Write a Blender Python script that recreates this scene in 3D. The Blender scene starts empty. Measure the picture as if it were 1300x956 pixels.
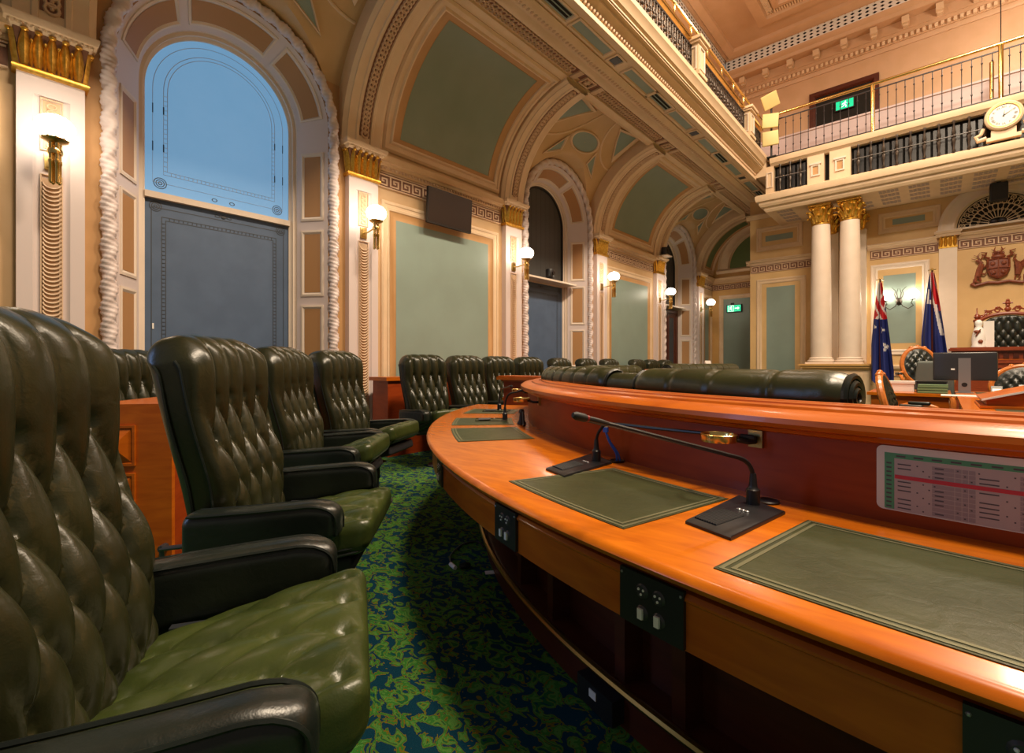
import bpy, bmesh, math, random
from mathutils import Vector, Matrix
random.seed(7)
PI = math.pi
sin, cos, rad = math.sin, math.cos, math.radians
scn = bpy.context.scene
COL = scn.collection

# ------------------------------------------------------------------ materials
def mat(name, col, rough=.5, metal=0.0, spec=.5, coat=0.0, emit=None, estr=0.0):
    m = bpy.data.materials.new(name); m.use_nodes = True
    b = m.node_tree.nodes['Principled BSDF']
    b.inputs['Base Color'].default_value = (*col, 1)
    b.inputs['Roughness'].default_value = rough
    b.inputs['Metallic'].default_value = metal
    b.inputs['Specular IOR Level'].default_value = spec
    b.inputs['Coat Weight'].default_value = coat
    b.inputs['Coat Roughness'].default_value = .12
    if emit:
        b.inputs['Emission Color'].default_value = (*emit, 1)
        b.inputs['Emission Strength'].default_value = estr
    return m

def nodes(m):
    nt = m.node_tree
    return nt, nt.nodes['Principled BSDF']

def add_noise(m, c1, c2, scale=8, detail=4, stretch=(1, 1, 1), bump=0.0, dist=0.0, lo=.35, hi=.65, rough=None):
    nt, b = nodes(m)
    tc = nt.nodes.new('ShaderNodeTexCoord'); mp = nt.nodes.new('ShaderNodeMapping')
    mp.inputs['Scale'].default_value = stretch
    nz = nt.nodes.new('ShaderNodeTexNoise')
    nz.inputs['Scale'].default_value = scale; nz.inputs['Detail'].default_value = detail
    nz.inputs['Distortion'].default_value = dist
    rp = nt.nodes.new('ShaderNodeValToRGB')
    rp.color_ramp.elements[0].position = lo; rp.color_ramp.elements[0].color = (*c1, 1)
    rp.color_ramp.elements[1].position = hi; rp.color_ramp.elements[1].color = (*c2, 1)
    nt.links.new(tc.outputs['Object'], mp.inputs[0]); nt.links.new(mp.outputs[0], nz.inputs['Vector'])
    nt.links.new(nz.outputs['Fac'], rp.inputs[0]); nt.links.new(rp.outputs[0], b.inputs['Base Color'])
    if bump:
        bp = nt.nodes.new('ShaderNodeBump'); bp.inputs['Strength'].default_value = bump
        bp.inputs['Distance'].default_value = .004
        nt.links.new(nz.outputs['Fac'], bp.inputs['Height']); nt.links.new(bp.outputs[0], b.inputs['Normal'])
    if rough:
        mr = nt.nodes.new('ShaderNodeMapRange')
        mr.inputs['To Min'].default_value = rough[0]; mr.inputs['To Max'].default_value = rough[1]
        nt.links.new(nz.outputs['Fac'], mr.inputs[0]); nt.links.new(mr.outputs[0], b.inputs['Roughness'])
    return m

M = {}
M['cream'] = add_noise(mat('cream_paint', (.62, .41, .22), .5), (.60, .395, .205), (.66, .445, .245), 3)
M['tan'] = add_noise(mat('tan_paint', (.52, .29, .12), .5), (.50, .28, .112), (.55, .31, .13), 3)
M['jamb_tan'] = mat('ochre_panel_paint', (.44, .23, .09), .5)
M['ochre'] = add_noise(mat('ochre_paint', (.62, .36, .12), .5), (.60, .34, .11), (.65, .385, .13), 3)
M['farp'] = add_noise(mat('far_wall_paint', (.68, .45, .20), .5), (.66, .43, .185), (.71, .475, .215), 3)
M['upper'] = add_noise(mat('upper_wall_paint', (.60, .385, .225), .5), (.58, .37, .21), (.62, .40, .24), 3)
M['vaultp'] = add_noise(mat('vault_paint', (.60, .40, .20), .5), (.58, .385, .185), (.63, .42, .215), 3)
M['mauve'] = mat('mauve_partition_paint', (.50, .42, .44), .5)
M['white'] = add_noise(mat('warm_white_paint', (.76, .64, .53), .45), (.74, .62, .51), (.78, .66, .55), 4)
M['pink'] = mat('pale_mauve_paint', (.70, .60, .58), .42)
M['trimc'] = add_noise(mat('pale_cream_trim', (.74, .55, .36), .45), (.72, .53, .34), (.77, .58, .385), 4)
M['green'] = add_noise(mat('sage_green_paint', (.25, .33, .29), .42), (.24, .315, .275), (.26, .345, .305), 2)
M['vgreen'] = add_noise(mat('olive_green_paint', (.22, .28, .215), .42), (.21, .27, .205), (.23, .29, .225), 2)
M['dgreen'] = mat('deep_green_paint', (.12, .17, .06), .45)
M['gold'] = add_noise(mat('gilt', (.75, .43, .07), .32, 0.85), (.62, .33, .04), (.82, .50, .10), 30, 3)
M['brass'] = mat('brass', (.80, .56, .20), .22, 1.0)
M['abrass'] = mat('aged_brass', (.46, .33, .12), .3, 1.0)
M['brownorn'] = mat('brown_ornament_ground', (.20, .085, .045), .6)
M['ornlight'] = mat('pale_ornament', (.70, .50, .33), .5)
M['ornbeige'] = mat('beige_ornament', (.62, .42, .26), .5)
M['iron'] = mat('black_iron', (.025, .02, .022), .42, .5)
M['irong'] = mat('bronzed_iron', (.06, .045, .035), .4, .6)
M['black'] = mat('black_plastic', (.012, .012, .014), .38)
M['blackm'] = mat('matt_black', (.015, .015, .017), .6)
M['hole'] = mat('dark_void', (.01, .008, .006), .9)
M['screen'] = mat('dark_screen', (.018, .01, .008), .3)
M['mon'] = mat('dark_grey_plastic', (.03, .03, .035), .35)
M['alu'] = mat('aluminium', (.33, .33, .35), .35, .7)
M['steel'] = mat('dark_steel', (.10, .11, .13), .35, .8)
M['globe'] = mat('lit_opal_glass', (.9, .85, .75), .3, emit=(1, .86, .68), estr=17)
M['blueglass'] = add_noise(mat('daylit_blue_glass', (.10, .2, .32), .35, emit=(.15, .34, .56), estr=.74), (.10, .2, .32), (.12, .22, .34), 3)
M['blind'] = add_noise(mat('slate_blue_blind', (.07, .115, .20), .55), (.066, .108, .19), (.078, .125, .215), 4)
M['dblind'] = mat('charcoal_blind', (.055, .055, .055), .6)
M['etch'] = mat('etched_line', (.50, .58, .66), .5)
M['etchd'] = mat('dark_etched_line', (.035, .045, .06), .5)
M['whitec'] = mat('white_card', (.78, .74, .70), .5)
M['whitep'] = mat('white_plastic', (.8, .8, .78), .4)
M['paperg'] = mat('green_print', (.10, .36, .20), .5)
M['papert'] = mat('teal_print', (.10, .34, .30), .5)
M['papergrey'] = mat('grey_print', (.52, .44, .45), .5)
M['papergrey2'] = mat('darker_grey_print', (.36, .30, .33), .5)
M['micred'] = mat('mic_ring_red', (.25, .01, .015), .4)
M['paperred'] = mat('red_print', (.62, .05, .08), .5)
M['ink'] = mat('dark_ink', (.10, .09, .11), .6)
M['blue'] = mat('blue_cable', (.02, .12, .62), .4)
M['sky'] = mat('exit_green', (.0, .55, .28), .4, emit=(.0, .55, .27), estr=.9)
M['exitw'] = mat('exit_white', (.9, .95, .9), .4, emit=(.8, 1, .9), estr=1.2)
M['creamlamp'] = mat('cream_lamp_head', (.80, .66, .28), .45)
M['flagblue'] = mat('flag_navy', (.012, .022, .16), .7)
M['flagred'] = mat('flag_red', (.50, .012, .02), .7)
M['flagwhite'] = mat('flag_white', (.72, .68, .66), .7)
M['bookgreen'] = mat('book_green', (.15, .25, .12), .6)
M['pages'] = mat('book_pages', (.62, .62, .52), .7)
M['greyfab'] = mat('grey_green_fabric', (.09, .11, .10), .7)
M['crest'] = add_noise(mat('carved_red_wood', (.22, .055, .025), .45), (.17, .04, .02), (.27, .07, .03), 20)
M['plaster'] = mat('cream_ironwork', (.62, .50, .36), .5)

def wood(name, c1, c2, rough, coat, stretch=(1, 1, 1), scale=6):
    m = mat(name, c1, rough, coat=coat)
    nt, b = nodes(m)
    tc = nt.nodes.new('ShaderNodeTexCoord'); mp = nt.nodes.new('ShaderNodeMapping')
    mp.inputs['Scale'].default_value = stretch
    n1 = nt.nodes.new('ShaderNodeTexNoise'); n1.inputs['Scale'].default_value = scale
    n1.inputs['Detail'].default_value = 6; n1.inputs['Distortion'].default_value = .8
    rp = nt.nodes.new('ShaderNodeValToRGB')
    rp.color_ramp.elements[0].position = .3; rp.color_ramp.elements[0].color = (*c1, 1)
    rp.color_ramp.elements[1].position = .7; rp.color_ramp.elements[1].color = (*c2, 1)
    nt.links.new(tc.outputs['Object'], mp.inputs[0]); nt.links.new(mp.outputs[0], n1.inputs['Vector'])
    nt.links.new(n1.outputs['Fac'], rp.inputs[0]); nt.links.new(rp.outputs[0], b.inputs['Base Color'])
    b.inputs['Coat Roughness'].default_value = .08
    b.inputs['Specular IOR Level'].default_value = .38
    return m
M['wood'] = wood('polished_cedar', (.40, .078, .003), (.54, .128, .006), .33, .16, (1.5, 1.5, 9), 3)
M['woodtop'] = wood('polished_desk_top', (.44, .098, .003), (.62, .168, .006), .25, .14, (3, 14, 3), 2)
M['woodred'] = wood('red_cedar', (.25, .030, .003), (.33, .047, .005), .42, .06, (1.5, 1.5, 8), 3)
M['woodd'] = wood('dark_cedar', (.06, .010, .004), (.09, .017, .006), .45, .1, (1, 1, 6), 4)
M['woodch'] = wood('carved_chair_wood', (.45, .12, .02), (.60, .19, .035), .3, .5, (3, 3, 6), 5)
M['woodsp'] = wood('dark_red_cedar', (.20, .035, .012), (.28, .055, .018), .35, .4, (2, 2, 8), 4)

def leather(name, c1, c2, r=(.28, .42)):
    m = mat(name, c1, .35)
    nt, b = nodes(m)
    tc = nt.nodes.new('ShaderNodeTexCoord')
    n1 = nt.nodes.new('ShaderNodeTexNoise'); n1.inputs['Scale'].default_value = 5; n1.inputs['Detail'].default_value = 4
    rp = nt.nodes.new('ShaderNodeValToRGB')
    rp.color_ramp.elements[0].position = .35; rp.color_ramp.elements[0].color = (*c1, 1)
    rp.color_ramp.elements[1].position = .68; rp.color_ramp.elements[1].color = (*c2, 1)
    n2 = nt.nodes.new('ShaderNodeTexVoronoi'); n2.inputs['Scale'].default_value = 260
    bp = nt.nodes.new('ShaderNodeBump'); bp.inputs['Strength'].default_value = .12; bp.inputs['Distance'].default_value = .001
    n3 = nt.nodes.new('ShaderNodeTexNoise'); n3.inputs['Scale'].default_value = 22; n3.inputs['Detail'].default_value = 3
    n3.inputs['Distortion'].default_value = 1.0
    bp2 = nt.nodes.new('ShaderNodeBump'); bp2.inputs['Strength'].default_value = .22; bp2.inputs['Distance'].default_value = .006
    mr = nt.nodes.new('ShaderNodeMapRange'); mr.inputs['To Min'].default_value = r[0]; mr.inputs['To Max'].default_value = r[1]
    L = nt.links.new
    L(tc.outputs['Object'], n1.inputs['Vector']); L(tc.outputs['Object'], n2.inputs['Vector']); L(tc.outputs['Object'], n3.inputs['Vector'])
    L(n1.outputs['Fac'], rp.inputs[0]); L(rp.outputs[0], b.inputs['Base Color'])
    L(n2.outputs['Distance'], bp.inputs['Height']); L(n3.outputs['Fac'], bp2.inputs['Height'])
    L(bp2.outputs[0], bp.inputs['Normal']); L(bp.outputs[0], b.inputs['Normal'])
    L(n3.outputs['Fac'], mr.inputs[0]); L(mr.outputs[0], b.inputs['Roughness'])
    return m
M['leather'] = leather('dark_green_leather', (.013, .0142, .0045), (.022, .0235, .008), (.24, .38))
M['leatherd'] = leather('blackish_green_leather', (.007, .010, .008), (.011, .016, .012), (.26, .40))
M['leathers'] = leather('green_seat_leather', (.026, .038, .008), (.050, .066, .015), (.25, .40))
M['leatherb'] = leather('bolster_green_leather', (.019, .0225, .007), (.034, .038, .012), (.24, .38))
M['padl'] = leather('desk_inset_leather', (.030, .037, .012), (.046, .054, .018), (.34, .46))
M['padedge'] = mat('tooled_leather_border', (.16, .16, .09), .4, .3)

def carpet():
    m = mat('patterned_carpet', (.02, .1, .06), .95, spec=.1)
    nt, b = nodes(m); L = nt.links.new
    tc = nt.nodes.new('ShaderNodeTexCoord')
    mp = nt.nodes.new('ShaderNodeMapping'); mp.inputs['Rotation'].default_value = (0, 0, .6)
    mp.inputs['Scale'].default_value = (1, 1.35, 1)
    nz = nt.nodes.new('ShaderNodeTexNoise'); nz.inputs['Scale'].default_value = 13.5
    nz.inputs['Detail'].default_value = 2.2; nz.inputs['Roughness'].default_value = .55; nz.inputs['Distortion'].default_value = 1.1
    rp = nt.nodes.new('ShaderNodeValToRGB'); cr = rp.color_ramp; cr.interpolation = 'CONSTANT'
    cr.elements[0].position = 0; cr.elements[0].color = (.004, .045, .075, 1)
    cr.elements[1].position = .484; cr.elements[1].color = (.19, .14, .012, 1)
    for p, c in ((.506, (.045, .185, .028)), (.555, (.095, .25, .045)), (.61, (.17, .16, .012)), (.628, (.020, .13, .035)), (.70, (.005, .05, .075))):
        e = cr.elements.new(p); e.color = (*c, 1)
    n2 = nt.nodes.new('ShaderNodeTexNoise'); n2.inputs['Scale'].default_value = 300; n2.inputs['Detail'].default_value = 2
    mx = nt.nodes.new('ShaderNodeMix'); mx.data_type = 'RGBA'; mx.blend_type = 'MULTIPLY'
    mx.inputs['Factor'].default_value = .35
    bp = nt.nodes.new('ShaderNodeBump'); bp.inputs['Strength'].default_value = .5; bp.inputs['Distance'].default_value = .004
    L(tc.outputs['Object'], mp.inputs[0]); L(mp.outputs[0], nz.inputs['Vector']); L(tc.outputs['Object'], n2.inputs['Vector'])
    L(nz.outputs['Fac'], rp.inputs[0]); L(rp.outputs[0], mx.inputs['A']); L(n2.outputs['Color'], mx.inputs['B'])
    L(mx.outputs['Result'], b.inputs['Base Color']); L(n2.outputs['Fac'], bp.inputs['Height']); L(bp.outputs[0], b.inputs['Normal'])
    return m
M['carpet'] = carpet()

# ------------------------------------------------------------------ mesh helpers
def nb(): return bmesh.new()

def obj(name, bm, m, parent=None, smooth=40, recentre=False):
    if bm.faces: bmesh.ops.recalc_face_normals(bm, faces=bm.faces[:])
    me = bpy.data.meshes.new(name); bm.to_mesh(me); bm.free()
    for k in (m if isinstance(m, (list, tuple)) else [m]): me.materials.append(M[k])
    if smooth:
        for p in me.polygons: p.use_smooth = True
        me.set_sharp_from_angle(angle=rad(smooth))
    o = bpy.data.objects.new(name, me); COL.objects.link(o)
    if parent is not None:
        o.parent = parent
        if parent.get('wpar'): o.matrix_parent_inverse = Matrix.Translation(-Vector(parent['wloc']))
    elif recentre:
        vs = [v.co for v in me.vertices]
        c = Vector(((min(v.x for v in vs) + max(v.x for v in vs)) / 2, (min(v.y for v in vs) + max(v.y for v in vs)) / 2, min(v.z for v in vs)))
        me.transform(Matrix.Translation(-c)); o.location = c
        o['wpar'] = 1; o['wloc'] = tuple(c)
    return o

def tag(o, label, cat, group=None):
    o['label'] = label; o['category'] = cat
    if group: o['group'] = group
    return o

def thing(name, label, cat, loc, group=None, local=False, rz=0):
    """Empty at the base of a thing. local=False: children are given in world coordinates."""
    o = bpy.data.objects.new(name, None); COL.objects.link(o)
    o.location = loc; o.rotation_euler = (0, 0, rz); o.empty_display_size = .1
    if not local: o['wpar'] = 1; o['wloc'] = tuple(loc)
    return tag(o, label, cat, group)

def solo(name, bm, m, label, cat, group=None, smooth=40):
    return tag(obj(name, bm, m, None, smooth, True), label, cat, group)

def struct(name, bm, m, parent=None, smooth=40):
    o = obj(name, bm, m, parent, smooth)
    if parent is None: o['kind'] = 'structure'
    return o

def copy_tree(o, parent=None):
    c = o.copy(); COL.objects.link(c)
    if parent is not None: c.parent = parent
    for ch in list(o.children): copy_tree(ch, c)
    return c

def quad(bm, pts, mi=0):
    f = bm.faces.new([bm.verts.new(p) for p in pts]); f.material_index = mi; return f

def box(bm, x0, x1, y0, y1, z0, z1, T=None, mi=0):
    v = [Vector((x, y, z)) for x in (x0, x1) for y in (y0, y1) for z in (z0, z1)]
    if T is not None: v = [T @ p for p in v]
    v = [bm.verts.new(p) for p in v]
    for q in ((0, 1, 3, 2), (4, 6, 7, 5), (0, 4, 5, 1), (2, 3, 7, 6), (0, 2, 6, 4), (1, 5, 7, 3)):
        bm.faces.new([v[i] for i in q]).material_index = mi

def loft(bm, loops, closed=True, caps=True, mi=0):
    L = [[bm.verts.new(p) for p in lp] for lp in loops]
    n = len(L[0])
    for a, b in zip(L, L[1:]):
        for i in range(n if closed else n - 1):
            j = (i + 1) % n
            try: bm.faces.new((a[i], a[j], b[j], b[i])).material_index = mi
            except ValueError: pass
    if caps and closed and n > 2:
        bm.faces.new(L[0][::-1]).material_index = mi; bm.faces.new(L[-1]).material_index = mi
    return L

def tube(bm, pts, r, n=8, closed=False, caps=True, mi=0):
    P = [Vector(p) for p in pts]
    R = r if isinstance(r, (list, tuple)) else [r] * len(P)
    loops = []; up = None
    N = len(P)
    for i, p in enumerate(P):
        if closed: t = P[(i + 1) % N] - P[i - 1]
        else: t = P[min(i + 1, N - 1)] - P[max(i - 1, 0)]
        if t.length < 1e-9: t = Vector((0, 0, 1))
        t.normalize()
        if up is None:
            up = Vector((0, 0, 1)) if abs(t.z) < .9 else Vector((1, 0, 0))
        a = t.cross(up)
        if a.length < 1e-6: a = t.cross(Vector((0, 1, 0)))
        a.normalize(); up = a.cross(t).normalized()
        loops.append([p + (a * cos(2 * PI * k / n) + up * sin(2 * PI * k / n)) * R[i] for k in range(n)])
    if closed: loops.append(loops[0])
    loft(bm, loops, True, caps and not closed, mi)

def lathe(bm, prof, c=(0, 0, 0), n=24, mi=0, T=None, cap=True):
    if prof[0] == prof[-1]: cap = False
    loops = []
    for r, z in prof:
        lp = [Vector((c[0] + r * cos(2 * PI * k / n), c[1] + r * sin(2 * PI * k / n), c[2] + z)) for k in range(n)]
        if T is not None: lp = [T @ p for p in lp]
        loops.append(lp)
    loft(bm, loops, True, cap, mi)

def ball(bm, c, r, n=12, m=8, T=None, mi=0):
    rx, ry, rz = r if isinstance(r, (list, tuple)) else (r, r, r)
    loops = []
    for i in range(m + 1):
        a = PI * i / m; s = max(sin(a), .02)
        lp = [Vector((c[0] + rx * s * cos(2 * PI * k / n), c[1] + ry * s * sin(2 * PI * k / n), c[2] - rz * cos(a))) for k in range(n)]
        if T is not None: lp = [T @ p for p in lp]
        loops.append(lp)
    loft(bm, loops, True, True, mi)

def _axis(h, r, n, m):
    a = [-h + 0] ; i = h - r
    co = [-(i + r * math.tan(PI / 4 * k / m)) for k in range(m, 0, -1)]
    co += [-i + 2 * i * k / n for k in range(n + 1)]
    co += [i + r * math.tan(PI / 4 * k / m) for k in range(1, m + 1)]
    return co

def rbox(bm, half, r, n=(6, 6, 6), m=3, fn=None, mi=0):
    """rounded box on a grid; fn(p, normal) -> new position"""
    hx, hy, hz = half
    ax = [_axis(h, r, k, m) for h, k in zip(half, n)]
    inner = (hx - r, hy - r, hz - r)
    cache = {}
    def V(p):
        k = tuple(round(c, 6) for c in p)
        if k in cache: return cache[k]
        q = [max(-i, min(i, c)) for c, i in zip(p, inner)]
        d = Vector([c - e for c, e in zip(p, q)])
        d.normalize()
        w = Vector(q) + d * r
        if fn: w = fn(w, d)
        cache[k] = bm.verts.new(w); return cache[k]
    H = (hx, hy, hz)
    for a in range(3):
        b, c = (a + 1) % 3, (a + 2) % 3
        for s in (-1, 1):
            for i in range(len(ax[b]) - 1):
                for j in range(len(ax[c]) - 1):
                    vs = []
                    for di, dj in ((0, 0), (1, 0), (1, 1), (0, 1)):
                        p = [0, 0, 0]; p[a] = s * H[a]; p[b] = ax[b][i + di]; p[c] = ax[c][j + dj]
                        vs.append(V(p))
                    if len(set(vs)) == 4:
                        try: bm.faces.new(vs if s > 0 else vs[::-1]).material_index = mi
                        except ValueError: pass

def lin(a, b, n): return [a + (b - a) * i / n for i in range(n + 1)]

# surface maps: f(u, v, h) -> world.  u along, v up, h out of the surface
def grid_map(bm, f, u0, u1, v0, v1, nu=1, nv=1, h=0.0, mi=0):
    L = [[bm.verts.new(f(u, v, h)) for u in lin(u0, u1, nu)] for v in lin(v0, v1, nv)]
    for a, b in zip(L, L[1:]):
        for i in range(nu):
            bm.faces.new((a[i], a[i + 1], b[i + 1], b[i])).material_index = mi

def slab_map(bm, f, u0, u1, v0, v1, h0, h1, nu=1, nv=1, mi=0):
    frame_map(bm, f, u0, u1, v0, v1, [(0, h0), (0, h1)], nu, nv, 1, 1, mi)
    grid_map(bm, f, u0, u1, v0, v1, nu, nv, h1, mi)

def frame_map(bm, f, u0, u1, v0, v1, prof, nu=1, nv=1, su=1.0, sv=1.0, mi=0):
    """rectangular moulding; prof = [(inset, h)...]; su, sv scale the inset"""
    loops = []
    for o, h in prof:
        a0, a1, b0, b1 = u0 + o * su, u1 - o * su, v0 + o * sv, v1 - o * sv
        lp = [f(u, b0, h) for u in lin(a0, a1, nu)[:-1]] + [f(a1, v, h) for v in lin(b0, b1, nv)[:-1]]
        lp += [f(u, b1, h) for u in lin(a1, a0, nu)[:-1]] + [f(a0, v, h) for v in lin(b1, b0, nv)[:-1]]
        loops.append(lp)
    loft(bm, loops, True, False, mi)

def strip_map(bm, f, u0, u1, prof, nu=1, mi=0, caps=True):
    """moulding along u; prof = [(v, h)...] open profile swept, ends capped"""
    loops = [[f(u, v, h) for v, h in prof] for u in lin(u0, u1, nu)]
    loft(bm, loops, False, False, mi)
    if caps:
        for lp in (loops[0], loops[-1]):
            if len(lp) > 2: bm.faces.new([bm.verts.new(p) for p in lp]).material_index = mi

def ring_map(bm, f, uc, vc, ru, rv, prof, n=28, mi=0, fill=None):
    loops = []
    for o, h in prof:
        loops.append([f(uc + (ru - o) * cos(2 * PI * k / n), vc + (rv - o * rv / ru) * sin(2 * PI * k / n), h) for k in range(n)])
    loft(bm, loops, True, False, mi)

def poly_map(bm, f, pts, h, mi=0):
    bm.faces.new([bm.verts.new(f(u, v, h)) for u, v in pts]).material_index = mi

def tube_map(bm, f, uv, r, h=0, n=5, closed=False, mi=0):
    tube(bm, [f(u, v, h) for u, v in uv], r, n, closed, True, mi)

def greek(bm, f, u0, u1, v0, v1, h, unit=None):
    """greek key fret: raised lines"""
    H = v1 - v0; w = H / 7.5
    unit = unit or H * 1.12
    n = max(1, round((u1 - u0) / unit)); U = (u1 - u0) / n
    g = U / 7.0
    for k in range(n):
        a = u0 + k * U
        R = [(0, 7, 6.6, 7.3), (0, .7, .3, 6.6), (.7, 5.4, .3, 1.0), (4.7, 5.4, 1.0, 5.0), (2.0, 4.7, 4.3, 5.0), (2.0, 2.7, 2.5, 4.3), (2.7, 3.6, 2.5, 3.2)]
        for (x0, x1, y0, y1) in R:
            slab_map(bm, f, a + x0 * g, a + x1 * g, v0 + y0 * H / 7.6, v0 + y1 * H / 7.6, 0, h)

def arc_sweep(bm, prof, a0, a1, n, C=(.36, 5.0), mi=0):
    loops = []
    for a in lin(a0, a1, n):
        c, s = cos(rad(a)), sin(rad(a))
        loops.append([Vector((C[0] + r * c, C[1] + r * s, z)) for r, z in prof])
    loft(bm, loops, True, True, mi)

def text_bm(bm, txt, size, f, mi=0, h=.002):
    cu = bpy.data.curves.new('t', 'FONT'); cu.body = txt; cu.size = size
    cu.align_x = 'CENTER'; cu.align_y = 'CENTER'; cu.resolution_u = 3
    o = bpy.data.objects.new('t', cu); COL.objects.link(o)
    dg = bpy.context.evaluated_depsgraph_get(); dg.update()
    me = bpy.data.meshes.new_from_object(o.evaluated_get(dg))
    vs = [bm.verts.new(f(v.co.x, v.co.y, h)) for v in me.vertices]
    for p in me.polygons:
        try: bm.faces.new([vs[i] for i in p.vertices]).material_index = mi
        except ValueError: pass
    bpy.data.objects.remove(o); bpy.data.curves.remove(cu); bpy.data.meshes.remove(me)
# ================================================================== ROOM
W = -5.7; XB, ZS, RV, RVW = -4.08, 3.95, 1.62, 1.78
BAY = 2.936
PK = [.376 + BAY * k for k in range(6)]
YEND = 16.3; YF = 13.9; Y0 = -2.56
def wl(u, v, h): return Vector((W + h, u, v))
def wf(u, v, h): return Vector((u, YF - h, v))
def we(u, v, h): return Vector((u, YEND - h, v))
def va(u, v, h, R=RV):
    a = rad(v); return Vector((XB - (R - h) * cos(a), u, ZS + (R - h) * sin(a)))
def vw(u, v, h): return va(u, v, h, RVW)

# ---- floor
bm = nb(); grid_map(bm, lambda u, v, h: Vector((u, v, 0)), -6.3, 7.5, -4, 16.4, 14, 20)
struct('floor', bm, 'carpet')

# ---- left wall: panel bays plain, window bays pierced by an arch
WIN = [(PK[0] + PK[1]) / 2, (PK[2] + PK[3]) / 2, (PK[4] + PK[5]) / 2]
PAN = [(Y0 + PK[0]) / 2, (PK[1] + PK[2]) / 2, (PK[3] + PK[4]) / 2]
RO, RI, ZC = 1.03, .80, 4.06           # jamb outer / inner radius, arch centre height
DW = .36                               # depth of the splayed jamb
def arch_path(r, zb, n=36):
    """(y offset, z) from foot to foot over the arch"""
    p = [(-r, z) for z in lin(zb, ZC, 10)][:-1]
    p += [(-r * cos(a), ZC + r * sin(a)) for a in lin(0, PI, n)]
    p += [(r, z) for z in lin(ZC, zb, 10)][1:]
    return p
bm = nb()
segs = [(-4, PK[0]), (PK[1], PK[2]), (PK[3], PK[4]), (PK[5], YEND)]
for a, b in segs: grid_map(bm, wl, a, b, 0, 4.2)
wall = struct('wall_left', bm, 'cream', None, 0)
bm = nb()
for k, yc in enumerate(WIN):
    a, b = yc - BAY / 2, yc + BAY / 2; zt = 5.34
    P = [(yc + y, z) for y, z in arch_path(RO, 0)]
    n = len(P)
    for (y1, z1), (y2, z2) in zip(P, P[1:]):
        if z1 < ZC - 1e-6 or z2 < ZC - 1e-6:
            e = a if y1 < yc else b
            quad(bm, [wl(e, z1, 0), wl(y1, z1, 0), wl(y2, z2, 0), wl(e, z2, 0)])
        else:
            quad(bm, [wl(y1, z1, 0), wl(y2, z2, 0), wl(y2, zt, 0), wl(y1, zt, 0)])
    for e, y in ((a, yc - RO), (b, yc + RO)):
        quad(bm, [wl(e, ZC, 0), wl(y, ZC, 0), wl(y, zt, 0), wl(e, zt, 0)])
obj('window_bay', bm, 'tan', wall, 0)

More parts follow.
